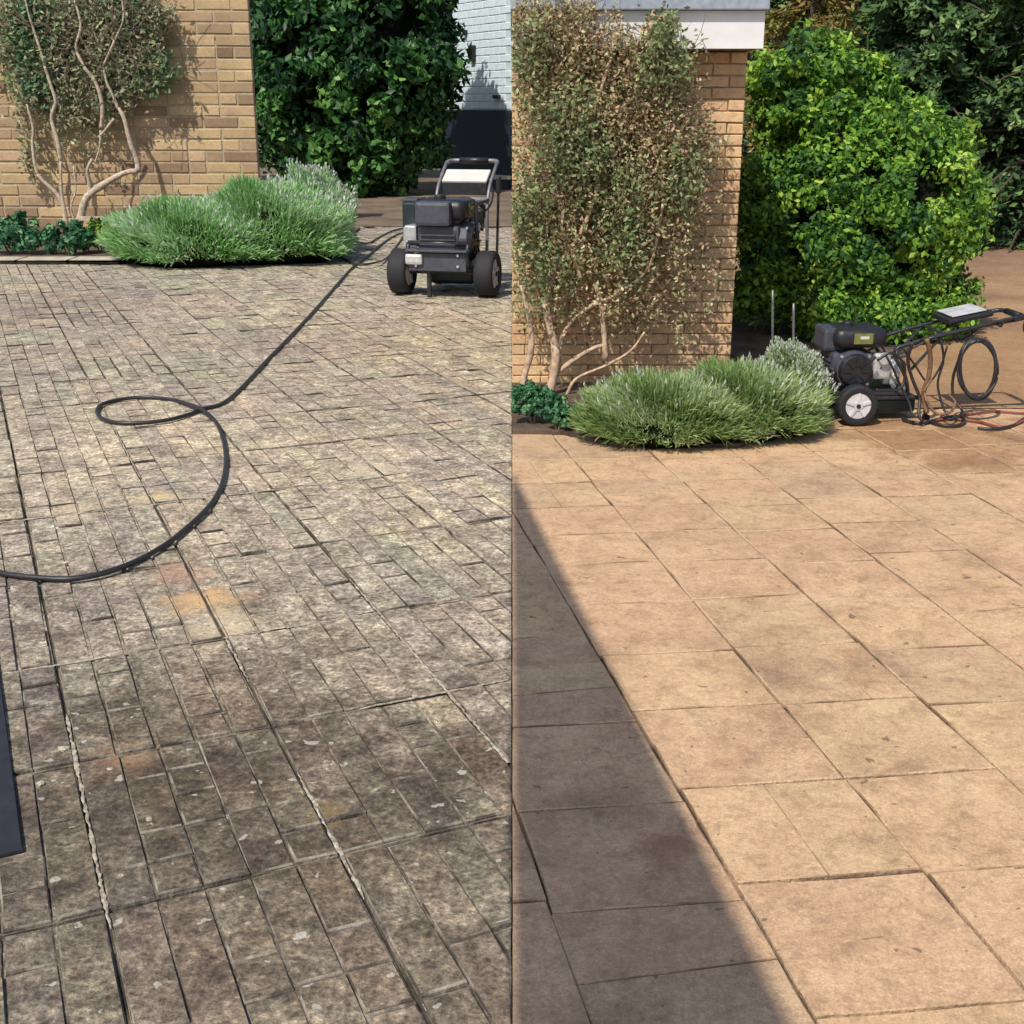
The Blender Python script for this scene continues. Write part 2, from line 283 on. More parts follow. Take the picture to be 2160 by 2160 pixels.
M = dict(
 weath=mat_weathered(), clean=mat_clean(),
 wedge=mat_joint('dirty_slab_margin', (0.075, 0.062, 0.047), (0.33, 0.29, 0.23), 10, .42, .62), cedge=mat_joint('tan_slab_margin', (0.26, 0.165, 0.095), (0.55, 0.38, 0.235), 4, .40, .55),
 jdark=mat_joint('mossy_joint', (0.030, 0.024, 0.016), (0.13, 0.105, 0.07), 9),
 jclean=mat_joint('sandy_joint', (0.055, 0.032, 0.018), (0.34, 0.21, 0.12), 4, .46, .6),
 grout=mat_joint('pale_mortar', (0.26, 0.22, 0.165), (0.54, 0.47, 0.37), 45),
 soil=mat_ground('garden_soil', [(0.35, (0.06, 0.040, 0.026)), (0.65, (0.17, 0.12, 0.08))], 6, 60),
 driveL=mat_ground('shade_brown_driveway', [(0.35, (0.105, 0.070, 0.042)), (0.65, (0.21, 0.155, 0.10))], 1.6, 14),  # brown ground, darkened because tree shade is put into its colour
 driveR=mat_ground('orange_driveway', [(0.3, (0.22, 0.125, 0.062)), (0.5, (0.34, 0.20, 0.10)), (0.7, (0.42, 0.26, 0.14))], 1.3, 26, 0.8, 0.5),
 bankR=mat_ground('leaf_litter', [(0.3, (0.13, 0.075, 0.055)), (0.7, (0.27, 0.17, 0.13))], 0.8, 9),
 kerb=mat_ground('pale_concrete', [(0.35, (0.42, 0.37, 0.27)), (0.65, (0.62, 0.56, 0.43))], 8, 60),
 brickL=mat_brick('buff_brick', [(0, (0.22, 0.135, 0.08)), (0.08, (0.36, 0.25, 0.15)), (0.35, (0.47, 0.33, 0.175)), (0.6, (0.53, 0.385, 0.205)), (0.8, (0.50, 0.33, 0.21)), (0.9, (0.36, 0.25, 0.14)), (1, (0.20, 0.125, 0.075))]),
 brickR=mat_brick('orange_brick', [(0, (0.56, 0.35, 0.19)), (0.3, (0.66, 0.44, 0.235)), (0.7, (0.71, 0.49, 0.27)), (1, (0.62, 0.38, 0.22))]),
 mortL=mat_ground('lime_mortar', [(0.3, (0.40, 0.32, 0.21)), (0.7, (0.54, 0.44, 0.30))], 20, 70),
 white=plain('white_fascia_paint', (0.78, 0.78, 0.77), 0.5, 0, 0.10, 4, 0.05),
 roofg=plain('grey_roof_felt', (0.30, 0.34, 0.40), 0.8, 0, 0.2),
 wbrick=plain('whitewashed_brick', (0.62, 0.72, 0.76), 0.7, 0, 0.10, 6, 0.2),
 wmort=plain('whitewashed_mortar', (0.55, 0.64, 0.67), 0.7, 0, 0.10, 9, 0.2),
 navy=plain('navy_plinth_paint', (0.012, 0.020, 0.034), 0.6, 0, 0.3, 6),
 black=plain('black_plastic', (0.016, 0.016, 0.019), 0.42, 0, 0.3, 40, 0.15),
 blackm=plain('black_powder_coat', (0.035, 0.037, 0.045), 0.38, 0.3, 0.3, 50, 0.1),
 rubber=plain('tyre_rubber', (0.014, 0.014, 0.018), 0.75, 0, 0.3, 60, 0.3),
 hose=plain('hose_rubber', (0.022, 0.020, 0.022), 0.45, 0, 0.3, 60, 0.1),
 matc=plain('blue_black_rubber', (0.016, 0.019, 0.028), 0.95, 0, 0.35, 25, 0.6),
 steel=plain('brushed_steel', (0.62, 0.62, 0.63), 0.35, 0.7, 0.15, 60, 0.1),
 tube=plain('dull_steel_tube', (0.22, 0.22, 0.23), 0.5, 0.5, 0.2, 40),
 litep=plain('grey_white_panel', (0.50, 0.50, 0.52), 0.4, 0, 0.2, 14),
 alu=plain('cast_aluminium', (0.60, 0.60, 0.60), 0.5, 0.5, 0.15, 60, 0.2),
 gunm=plain('slate_engine_casing', (0.065, 0.07, 0.09), 0.5, 0.2, 0.2, 30),
 rim=plain('light_grey_rim', (0.62, 0.60, 0.62), 0.5, 0.1, 0.12, 20),
 teal=plain('dark_teal_plastic', (0.014, 0.026, 0.031), 0.4, 0, 0.2, 20),
 lime=plain('lime_label', (0.16, 0.18, 0.05), 0.5, 0, 0.3, 30),
 cream=plain('cream_panel', (0.60, 0.585, 0.53), 0.5, 0, 0.08, 12),
 rust=plain('rusty_steel', (0.20, 0.11, 0.06), 0.7, 0.2, 0.5, 40),
 redhose=plain('red_brown_hose', (0.22, 0.055, 0.03), 0.5, 0, 0.3, 30),
 timber=mat_bark('weathered_timber', (0.10, 0.075, 0.05), (0.24, 0.18, 0.12)),
 bark=mat_bark('pale_bark', (0.30, 0.23, 0.16), (0.62, 0.52, 0.40)),
 barkR=mat_bark('warm_pale_bark', (0.34, 0.22, 0.14), (0.68, 0.50, 0.35)),
 barkd=mat_bark('dark_bark', (0.035, 0.027, 0.02), (0.10, 0.075, 0.05)),
 core=plain('shade_core', (0.010, 0.012, 0.007), 1.0, 0, 0.5, 20, 0.5),  # near-black filler, deep crown shade put into its colour
 laurL=mat_leaf('laurel_leaf', [(0, (0.012, 0.040, 0.016)), (0.45, (0.03, 0.10, 0.026)), (0.8, (0.085, 0.23, 0.045)), (1, (0.20, 0.38, 0.09))], 0.45, 0.25, 0.3),
 laurR=mat_leaf('privet_leaf', [(0, (0.022, 0.075, 0.028)), (0.35, (0.09, 0.22, 0.035)), (0.7, (0.25, 0.46, 0.05)), (1, (0.52, 0.68, 0.12))], 0.5, 0.38, 0.3),
 lavL=mat_leaf('lavender_leaf', [(0, (0.15, 0.32, 0.08)), (0.4, (0.31, 0.54, 0.20)), (0.8, (0.52, 0.72, 0.42)), (1, (0.74, 0.83, 0.66))], 0.8, 0.38, 0.1),
 lavR=mat_leaf('lavender_leaf_yellower', [(0, (0.14, 0.22, 0.06)), (0.4, (0.29, 0.42, 0.14)), (0.8, (0.50, 0.61, 0.31)), (1, (0.70, 0.75, 0.54))], 0.8, 0.38, 0.1),
 lavtip=mat_leaf('silver_flower_spike', [(0, (0.26, 0.32, 0.22)), (0.6, (0.46, 0.50, 0.42)), (1, (0.60, 0.60, 0.60))], 0.8, 0.1, 0.2),
 climbL=mat_leaf('climber_leaf_grey', [(0, (0.16, 0.155, 0.10)), (0.35, (0.36, 0.34, 0.24)), (0.6, (0.54, 0.50, 0.37)), (0.85, (0.27, 0.38, 0.17)), (1, (0.64, 0.66, 0.36))], 0.8, 0.35, 0.1),
 climbG=mat_leaf('climber_leaf_green', [(0, (0.06, 0.13, 0.08)), (0.6, (0.15, 0.28, 0.15)), (1, (0.36, 0.46, 0.20))], 0.7, 0.3, 0.1),
 climbO=mat_leaf('climber_leaf_olive', [(0, (0.10, 0.115, 0.055)), (0.4, (0.22, 0.25, 0.12)), (0.7, (0.30, 0.36, 0.18)), (0.85, (0.16, 0.27, 0.10)), (1, (0.52, 0.52, 0.28))], 0.8, 0.35, 0.1),
 climbR=mat_leaf('climber_leaf_brown', [(0, (0.17, 0.11, 0.065)), (0.25, (0.46, 0.31, 0.20)), (0.5, (0.72, 0.53, 0.37)), (0.64, (0.30, 0.33, 0.14)), (0.85, (0.52, 0.54, 0.26)), (1, (0.80, 0.70, 0.46))], 0.8, 0.35, 0.1),
 bed=mat_leaf('ground_cover_leaf', [(0, (0.02, 0.07, 0.035)), (0.5, (0.05, 0.17, 0.07)), (0.9, (0.12, 0.30, 0.13)), (1, (0.30, 0.46, 0.22))], 0.5, 0.2, 0.4),
 bedY=mat_leaf('yellow_green_leaf', [(0, (0.06, 0.14, 0.02)), (0.5, (0.16, 0.30, 0.04)), (1, (0.42, 0.52, 0.10))], 0.5, 0.25, 0.4),
 pine=mat_leaf('dark_conifer_spray', [(0, (0.010, 0.024, 0.012)), (0.5, (0.04, 0.09, 0.03)), (0.8, (0.14, 0.24, 0.07)), (1, (0.34, 0.42, 0.16))], 0.6, 0.1, 0.3),
 gold=mat_leaf('golden_spray', [(0, (0.05, 0.035, 0.015)), (0.5, (0.26, 0.18, 0.05)), (0.75, (0.20, 0.24, 0.06)), (1, (0.60, 0.50, 0.17))], 0.6, 0.2, 0.3),
 shadesheet=plain('added_shade_sheet', (0.35, 0.34, 0.33), 0.7),
)

# ------------------------------------------------------------------ foliage
def unit(v): return v/np.maximum(np.linalg.norm(v, axis=1, keepdims=True), 1e-9)
def leaves(name, P, N, L, W, mat, parent=None, tint=None, fold=0.25, xmin=None, xmax=None, bias=0.6):
    P = np.asarray(P, float); N = unit(np.asarray(N, float)); n = len(P)
    keep = np.ones(n, bool)
    if xmin is not None: keep &= P[:, 0] > xmin
    if xmax is not None: keep &= P[:, 0] < xmax
    keep &= P[:, 2] > 0.012
    if tint is None: tint = RNG.random(n)
    P, N, tint = P[keep], N[keep], np.asarray(tint)[keep]; n = len(P)
    L = np.broadcast_to(np.asarray(L, float), keep.shape)[keep] if np.ndim(L) else np.full(n, L)
    nr = unit(N*bias+RNG.normal(size=(n, 3))*(1-bias)+np.array([0, 0, 0.15]))
    t = unit(np.cross(nr, RNG.normal(size=(n, 3)))); s = np.cross(nr, t)
    l = (L*RNG.uniform(0.7, 1.3, n))[:, None]; wd = l*W/2
    a = P-t*l*0.5; b = P+s*wd-nr*l*fold*0.3; c = P+t*l*0.5; d = P-s*wd-nr*l*fold*0.3; 
    V = np.stack([a, b, c, d], 1).reshape(-1, 3); i = np.arange(n)*4
    F = np.stack([i, i+1, i+2, i, i+2, i+3], 1).reshape(-1, 3)
    return tag(link(name, np_mesh(name, V, F, 3, np.repeat(np.clip(tint, 0, 1), 2)), mat, parent), kind='stuff')
def blades(name, P, Dr, L, wid, mat, parent=None, tint=None, xmin=None, xmax=None):
    P = np.asarray(P, float); Dr = unit(np.asarray(Dr, float)); n = len(P)
    if tint is None: tint = RNG.random(n)
    L = np.asarray(L)*np.ones(n)
    s = unit(np.cross(Dr, RNG.normal(size=(n, 3)))); droop = np.array([0, 0, -1])
    m = P+Dr*(L*0.55)[:, None]; e = P+Dr*L[:, None]+RNG.normal(size=(n, 3))*(L*0.12)[:, None]+droop*(L*0.06)[:, None]
    w2 = wid/2
    V = np.stack([P-s*w2*0.6, P+s*w2*0.6, m-s*w2, m+s*w2, e], 1).reshape(-1, 3); i = np.arange(n)*5
    F = np.stack([i, i+1, i+3, i, i+3, i+2, i+2, i+3, i+4], 1).reshape(-1, 3)
    keep = np.ones(n, bool)
    if xmin is not None: keep &= (P[:, 0] > xmin) & (e[:, 0] > xmin)
    if xmax is not None: keep &= (P[:, 0] < xmax) & (e[:, 0] < xmax)
    F = F[np.repeat(keep, 3)]
    return link(name, np_mesh(name, V, F, 3, np.repeat(np.clip(tint, 0, 1), 3)[np.repeat(keep, 3)]), mat, parent)
def lump(name, c, r, mat, parent, rough=0.18, sub=4, f=2.2):
    bm = bmesh.new(); bmesh.ops.create_icosphere(bm, subdivisions=sub, radius=1)
    from mathutils import noise as mn
    for v in bm.verts:
        k = 1+rough*mn.noise(v.co*f+Vector(c))+rough*0.5*mn.noise(v.co*f*2.7)
        v.co = Vector((v.co.x*r[0]*k, v.co.y*r[1]*k, v.co.z*r[2]*k))+Vector(c)
        if v.co.z < 0.005: v.co.z = 0.005
    return link(name, bm_mesh(bm, name, True), mat, parent)
def cloud(c, r, nclump, nleaf, cr, rmin=0.72, zlo=-1.0, flat=1.0):
    """leaf points gathered in clumps through the outer part of an ellipsoid, with outward directions"""
    c = np.array(c, float); r = np.array(r, float)
    u = RNG.normal(size=(nclump*3, 3)); u = unit(u); u = u[u[:, 2] > zlo][:nclump]
    k = RNG.uniform(rmin, 1.0, len(u))[:, None]; k[RNG.random(len(u)) < .07] *= 1.10; cc = c+u*k*r
    idx = RNG.integers(0, len(u), nleaf)
    off = RNG.normal(size=(nleaf, 3)); off = unit(off)*(RNG.random((nleaf, 1))**0.45)*cr*RNG.uniform(0.6, 1.25, len(u))[idx][:, None]
    P = cc[idx]+off; N = unit(unit(off)*0.8+u[idx]*0.6)
    tc = RNG.normal(0, 0.20, len(u))[idx]+RNG.uniform(0.15, 0.8, nleaf)
    return P, N, tc

# ------------------------------------------------------------------ ground
def sheet(name, pts, z, mat, label=None):
    me = bpy.data.meshes.new(name); me.from_pydata([(p[0], p[1], z) for p in pts], [], [list(range(len(pts)))])
    o = link(name, me, mat); tag(o, kind='structure', label=label); return o
sheet('ground', [(-150, -60), (150, -60), (150, 250), (-150, 250)], -0.06, M['soil'])
sheet('driveway', [(-60, 16.6), (-0.0005, 16.6), (-0.0005, 120), (-60, 120)], 0.0, M['driveL'], 'driveway behind the weathered patio with tree shade put into its dark brown')
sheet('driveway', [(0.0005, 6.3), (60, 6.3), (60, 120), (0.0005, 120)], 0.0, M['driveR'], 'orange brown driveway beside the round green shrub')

def clip(poly, a, b, c):            # keep a*x+b*y<=c
    out = []
    for i in range(len(poly)):
        p, q = poly[i], poly[(i+1) % len(poly)]
        dp, dq = a*p[0]+b*p[1]-c, a*q[0]+b*q[1]-c
        if dp <= 0: out.append(p)
        if dp*dq < 0:
            t = dp/(dp-dq); out.append((p[0]+(q[0]-p[0])*t, p[1]+(q[1]-p[1])*t))
    return out
def area(p): return abs(sum(p[i][0]*p[(i+1) % len(p)][1]-p[(i+1) % len(p)][0]*p[i][1] for i in range(len(p))))/2
def add_slab(bm, poly, top, bot, bev=0.006, tilt=0.0, marg=None):
    marg = bev if marg is None else marg
    cx = sum(p[0] for p in poly)/len(poly); cy = sum(p[1] for p in poly)/len(poly)
    if sum(poly[i][0]*poly[(i+1) % len(poly)][1]-poly[(i+1) % len(poly)][0]*poly[i][1] for i in range(len(poly))) < 0: poly = poly[::-1]
    tx, ty = random.uniform(-tilt, tilt), random.uniform(-tilt, tilt)
    def z(x, y, base): return base+tx*(x-cx)+ty*(y-cy)
    A, B, C = [], [], []
    for (x, y) in poly:
        d = math.hypot(x-cx, y-cy); k = max(0.3, 1-1.3*marg*random.uniform(.7, 1.3)/max(d, 1e-6))
        A.append(bm.verts.new((cx+(x-cx)*k, cy+(y-cy)*k, z(x, y, top)))); B.append(bm.verts.new((x, y, z(x, y, top-bev)))); C.append(bm.verts.new((x, y, bot)))
    n = len(poly); bm.faces.new(A)
    for i in range(n):
        j = (i+1) % n; bm.faces.new((B[i], B[j], A[j], A[i])).material_index = 1; bm.faces.new((C[i], C[j], B[j], B[i])).material_index = 1

# left patio, never cleaned: slabs cast with five long ribs each
patioL = sheet('weathered_patio', [(-20, -8), (-0.0005, -8), (-0.0005, 16.6), (-20, 16.6)], -0.014, M['jdark'], 'grimy unwashed paving with dark joints and lichen')
aL = (-math.sin(R(23.7)), math.cos(R(23.7))); pL = (aL[1], -aL[0])
def UWL(u, w_): return (pL[0]*u+aL[0]*w_, pL[1]*u+aL[1]*w_)
Wl = [-1.42, -.84, -.26, .32, .90, 1.48, 2.06, 2.64, 3.2, 3.85, 4.52]
while Wl[-1] < 19: Wl.append(Wl[-1]+0.6)
Wl = [x*K for x in Wl]
slabs = []
for i in range(-34, 20):
    u0 = (0.09+0.445*i)*K; u1 = u0+0.445*K
    for w0, w1 in zip(Wl, Wl[1:]):
        cx, cy = UWL((u0+u1)/2, (w0+w1)/2)
        if cy < 1.0 or cy > 16.6 or cx > 0.4: continue
        if cx < -0.47*cy-0.9: continue
        slabs.append((math.hypot(cx, cy), u0, u1, w0, w1))
slabs.sort()
def rib_polys(u0, u1, w0, w1, nr=5):
    out = []; g = 0.0062 if random.random() < .38 and u1 < 1.5 else .0026; du = (u1-u0-0.008)/nr
    for k in range(nr):
        a, b = u0+0.004+du*k+g*random.uniform(.5, 1.2), u0+0.004+du*(k+1)-g*random.uniform(.5, 1.2)
        j = lambda: random.uniform(-0.003, 0.003)
        out.append((k, a, b, w0+0.007+j(), w1-0.007+j()))
    return out
def add_rib(bm, a, b, c, d, top, cuts=5, fine=0.0):
    """one rib: a row of shallow cushions, made as neighbouring slabs"""
    fr_ = sorted([0, 1]+random.sample([.2, .4, .6, .8], random.choice((1, 1, 2, 2, 3))))
    for f0, f1 in zip(fr_, fr_[1:]):
        gq = 0.0019-.0009*fine; c0, c1 = c+(d-c)*(f0+(random.uniform(-.02, .02) if f0 else 0))+gq, c+(d-c)*f1-gq
        a_, b_e = a-.0010*fine, b+.0010*fine
        j = lambda: random.uniform(-0.0018, 0.0018)
        poly = [UWL(a_+j(), c0+j()), UWL(b_e+j(), c0+j()), UWL(b_e+j(), c1+j()), UWL(a_+j(), c1+j())]
        poly = clip(poly, 1, 0, -0.001); poly = clip(poly, 0, 1, 16.59)
        if len(poly) >= 3 and area(poly) > 1e-4:
            add_slab(bm, poly, top+random.uniform(-0.0016, 0.0016), -0.03, 0.0032-.0012*fine, 0.035, .0046-.0030*fine)
nb = 0; rest = 0
for (dist, u0, u1, w0, w1) in slabs:
    lift = random.uniform(-0.002, 0.002)
    near = nb < 285
    if near:
        body = None; ribs = []
        for (k, a, b, c, d) in rib_polys(u0, u1, w0, w1):
            bm = bmesh.new(); add_rib(bm, a, b, c, d, lift, 5, max(0, min(1, (dist-2.6)/2.4)))
            if not bm.faces: bm.free(); continue
            ribs.append(bm_mesh(bm, 'paving_rib'))
        if not ribs: continue
        bm = bmesh.new(); poly = [UWL(u0+.004, w0+.005), UWL(u1-.004, w0+.005), UWL(u1-.004, w1-.005), UWL(u0+.004, w1-.005)]
        poly = clip(poly, 1, 0, -0.001)
        if len(poly) < 3: continue
        add_slab(bm, poly, -0.0075, -0.05, 0.001)
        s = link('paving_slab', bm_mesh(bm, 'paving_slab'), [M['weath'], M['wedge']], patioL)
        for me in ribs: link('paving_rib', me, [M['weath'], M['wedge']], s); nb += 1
    else:
        bm = bmesh.new()
        for (k, a, b, c, d) in rib_polys(u0, u1, w0, w1): add_rib(bm, a, b, c, d, lift, 5 if dist < 9 else 3, max(0, min(1, (dist-2.6)/2.4)))
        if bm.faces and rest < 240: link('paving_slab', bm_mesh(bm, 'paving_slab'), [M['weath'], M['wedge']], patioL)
        elif bm.faces:
            me = bm_mesh(bm, 'paving'); 
            if rest == 240: farL = bmesh.new()
            farL.from_mesh(me); bpy.data.meshes.remove(me)
        else: bm.free()
        rest += 1
if rest > 240:
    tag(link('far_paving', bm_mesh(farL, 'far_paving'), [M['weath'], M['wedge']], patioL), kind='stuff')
def grout_line(p, q, wd=0.011):      # crumbling pale mortar left standing in a joint
    L0 = (Vector(q)-Vector(p)).length; m_ = max(6, int(L0/.012)); bm = bmesh.new(); prev = None
    d = (Vector(q)-Vector(p)).normalized(); n = Vector((-d.y, d.x)); from mathutils import noise as mn
    for t in range(m_+1):
        x = Vector(p).lerp(Vector(q), t/m_); e = min(1, t/4, (m_-t)/4)
        k = mn.noise(Vector((x.x*11, x.y*11, 3.1)))+.8+.8*mn.noise(Vector((x.x*45, x.y*45, 7.7))); ww = wd*.46*max(0, min(1, k))*e*random.uniform(.8, 1.1)
        o = n*random.uniform(-.002, .002); a, b = x+o+n*(ww*.5+.0008), x+o-n*(ww*.5+.0008)
        if a.x > -.002 or b.x > -.002: prev = None; continue
        z = -.0005+.0032*min(1, ww/wd*1.6)
        cur = [bm.verts.new((a.x, a.y, z-.002)), bm.verts.new((x.x+o.x, x.y+o.y, z)), bm.verts.new((b.x, b.y, z-.002))]
        if prev: bm.faces.new((prev[0], prev[1], cur[1], cur[0])); bm.faces.new((prev[1], prev[2], cur[2], cur[1]))
        prev = cur
    if bm.faces: link('mortar_fillet', bm_mesh(bm, 'mortar_fillet', True), M['grout'], patioL)
    else: bm.free()
def gl(i, w0, w1, wd=.011): u = (0.09+0.445*i)*K; grout_line(UWL(u, w0*K), UWL(u, w1*K), wd)
gl(2, 1.9, 3.5, .020); gl(1, 1.9, 2.4, .018); gl(1, 2.9, 3.2, .018); gl(0, 2.0, 2.9, .02); gl(-2, 5.2, 9.5, .02); gl(-5, 6.5, 12, .022); gl(1, 4.5, 7, .012); gl(3, 4.2, 5.4, .014)
def glw(w_, u0, u1, wd=.013): grout_line(UWL(u0*K, w_*K), UWL(u1*K, w_*K), wd)
glw(2.64, .75, 1.42, .016); glw(3.2, .53, .98, .016); glw(3.2, -.1, .3, .014); glw(4.52, -.3, 1.9, .022); glw(2.06, .98, 1.2, .012); glw(7.52, -.2, .9, .02)
# loose pale stone chips lying on the dirty slabs
for (px, py, r) in ((143, 1188, .014), (135, 1583, .016), (86, 1655, .011), (315, 1730, .010), (520, 1370, .010), (232, 1625, .009), (745, 1150, .007)):
    q = G(px, py); bm = bmesh.new(); bmesh.ops.create_icosphere(bm, subdivisions=1, radius=r)
    for v in bm.verts: v.co.x *= random.uniform(.8, 1.2); v.co.y *= random.uniform(.7, 1.1); v.co.z *= .45
    o = link('pebble', bm_mesh(bm, 'pebble'), M['kerb'], None, (q.x, q.y, r*.3)); o.rotation_euler.z = random.random()*3
    where = {143: 'beside the black hose at the left edge', 135: 'largest, in the second wide joint at far left', 86: 'below the largest pale pebble', 315: 'in the dark front slabs', 520: 'in the mid left slab joint', 232: 'on the brown stained slab', 745: 'alone in the middle of the slabs'}[px]
    tag(o, 'small pale pebble '+where, 'pebble', 'pale pebbles scattered on the dirty slabs')

# right patio, jet-washed
patioR = sheet('clean_patio', [(0.0005, -8), (20, -8), (20, 6.3), (0.0005, 6.3)], -0.010, M['jclean'], 'freshly washed orange sandstone paving')
aR = (-math.sin(R(10.5)), math.cos(R(10.5))); pR = (aR[1], -aR[0])
def UWR(u, w_): return (pR[0]*u+aR[0]*w_, pR[1]*u+aR[1]*w_)
Ur = [-.29, .06, .42, .78, 1.155, 1.505, 1.852, 2.19, 2.54, 2.89, 3.24, 3.59, 3.94, 4.29]
Wr = [0.45, .80, 1.15, 1.50, 1.87, 2.23, 2.58, 2.92, 3.27, 3.60, 3.90, 4.20, 4.52, 4.86, 5.2, 5.54, 5.88]
for i, (u0, u1) in enumerate(zip(Ur, Ur[1:])):
    js = [random.uniform(-.012, .012)+(-.05 if i % 3 == 2 else 0) for _ in Wr]
    for k, (w0, w1) in enumerate(zip(Wr, Wr[1:])):
        sk_ = lambda u: -.07*(u-1)
        g = random.uniform(.0014, .0046); j = lambda: random.uniform(-.003, .003)
        pts = [(u0+g+j(), w0+js[k]+sk_(u0)+g+j()), (u1-g+j(), w0+js[k]+sk_(u1)+g+j()), (u1-g+j(), w1+js[k+1]+sk_(u1)-g+j()), (u0+g+j(), w1+js[k+1]+sk_(u0)-g+j())]
        # wavering edges
        E = []
        for a, b in zip(pts, pts[1:]+pts[:1]):
            for t in (0, .33, .66):
                E.append((a[0]+(b[0]-a[0])*t+random.uniform(-.0016, .0016), a[1]+(b[1]-a[1])*t+random.uniform(-.0016, .0016)))
        poly = [UWR(a*K, b*K) for a, b in E]
        poly = clip(poly, -1, 0, -0.001); poly = clip(poly, 0, 1, 6.29)
        if len(poly) < 3 or area(poly) < 1e-3: continue
        if max(p[1] for p in poly) < 1.2 or min(p[0] for p in poly) > 0.47*max(p[1] for p in poly)+.6: continue
        pieces = [poly]
        rr_ = random.random()
        if rr_ < .42 and area(poly) > .05:
            uc = (u0+(u1-u0)*random.choice((.5, .5, .33, .66)))*K; wc = ((w0+w1)/2+js[k]+sk_((u0+u1)/2))*K
            if rr_ < .22: ax, ay, cc = pR[0], pR[1], uc
            else: ax, ay, cc = aR[0], aR[1], wc
            pieces = [clip(poly, ax, ay, cc-.0009), clip(poly, -ax, -ay, -cc-.0009)]
        for poly in pieces:
            if len(poly) < 3 or area(poly) < 4e-4: continue
            bm = bmesh.new(); add_slab(bm, poly, random.uniform(-.0015, .0015), -.05, .0022, .006, .0032 if len(pieces) == 1 else .0022)
            link('paving_slab', bm_mesh(bm, 'paving_slab'), [M['clean'], M['cedge']], patioR)

# planting beds
def bedmesh(name, pts, z, label, seed=1):
    bm = bmesh.new(); top = [bm.verts.new((p[0], p[1], z)) for p in pts]; bot = [bm.verts.new((p[0], p[1], -.02)) for p in pts]
    f = bm.faces.new(top)
    for i in range(len(pts)):
        j = (i+1) % len(pts); bm.faces.new((bot[i], bot[j], top[j], top[i]))
    bmesh.ops.triangulate(bm, faces=[f])
    return tag(link(name, bm_mesh(bm, name), M['soil']), label, kind='structure')
YWL = 16.2; YWR = 6.85
b0 = G(0, 548); b1 = G(240, 553); b2 = G(330, 560); b3 = G(640, 555); b4 = G(740, 500)
bedmesh('flower_bed', [(-12, b0.y), (b1.x, b1.y), (b2.x, b2.y), (b3.x, b3.y), (b4.x, b4.y), (b4.x, YWL), (-12, YWL)], .03, 'soil bed below the brown brick wall behind the weathered patio')
c0 = G(1080, 916); c1 = G(1190, 918)
bedmesh('flower_bed', [(0.0008, c0.y), (c1.x, c1.y), (G(1300, 945).x, G(1300, 945).y), (G(1560, 945).x, G(1560, 945).y), (G(1740, 870).x, G(1740, 870).y), (G(1740, 870).x, YWR), (0.0008, YWR)], .02, 'soil bed at the foot of the orange brick wall')
bedmesh('flower_bed', [(1.40, 6.9), (1.62, 6.95), (2.1, 7.35), (2.5, 7.7), (2.8, 8.6), (2.8, 9.6), (1.36, 9.6)], .012, 'dark soil under the big rounded bright green bush')
# concrete edging of the left bed, block by block
ed = empty('bed_edging', (b0.x, b0.y, 0)); tag(ed, 'pale concrete edging blocks along the front of the left bed', 'edging')
x = -7.6
while x < b1.x:
    L_ = .52
    bm = bmesh.new(); add_box(bm, (x+L_/2-b0.x, -0.15+random.uniform(-.015, .015), .008), (L_-.02, .32, .05), None, .008)
    link('edging_block', bm_mesh(bm, 'edging_block'), M['kerb'], ed); x += L_

# dark blue threshold at the left edge of the picture
t0, t1 = G(-6, 1380), G(50, 1800)
bm = bmesh.new(); d = (Vector((t1.x, t1.y, 0))-Vector((t0.x, t0.y, 0))).normalized(); n = Vector((-d.y, d.x, 0))
if n.x > 0: n = -n
pp = [Vector((t0.x, t0.y, 0))-d*.0, Vector((t1.x, t1.y, 0))]; pp = [pp[0], pp[1], pp[1]+n*.5, pp[0]+n*.5]
add_slab(bm, [(p.x, p.y) for p in pp], .014, .003, .004)
tag(link('rubber_mat', bm_mesh(bm, 'rubber_mat'), M['matc']), 'dark blue rubber mat at the bottom left edge of the dirty patio', 'mat')

# ------------------------------------------------------------------ brick walls
def brick_variants(L_, h, dp, n=6):
    out = []
    for i in range(n):
        bm = bmesh.new(); add_box(bm, (0, 0, 0), (L_, dp, h), None, 0)
        for v in bm.verts: v.co += Vector((random.uniform(-1, 1)*.012*L_, random.uniform(-1, 1)*.03*dp, random.uniform(-1, 1)*.035*h))
        bmesh.ops.bevel(bm, geom=list(bm.edges), offset=h*.07, segments=1, affect='EDGES')
        out.append(bm_mesh(bm, 'brick'))
    return out
def lay(parent, x0, x1, Y, z0, z1, bl, bh, j, mat, proud=.012, hdr=.0):
    """running bond laid from x1 leftward, bricks sit half in the mortar"""
    V = brick_variants(bl, bh, .08); Hh = brick_variants(bl/2-j/2, bh, .08, 4)
    for m_ in V+Hh: m_.materials.append(mat)
    r = 0; z = z0; cnt = 0
    while z+bh < z1+1e-3:
        x = x1; first = True
        while x > x0+.02:
            half = (first and r % 2 == 1) or (not first and random.random() < hdr)
            L_ = bl/2-j/2 if half else bl
            if x-L_ < x0-1e-4:
                rem = x-x0
                if rem < .03: break
                bm = bmesh.new(); add_box(bm, (0, 0, 0), (rem, .08, bh), None, bh*.07); me = bm_mesh(bm, 'brick'); me.materials.append(mat); L_ = rem
            else: me = random.choice(Hh if half else V)
            link('brick', me, None, parent, (x-L_/2, Y-proud+.04+random.uniform(-.004, .004), z+bh/2)); cnt += 1
            x -= L_+j; first = False
        z += bh+j; r += 1
    return cnt
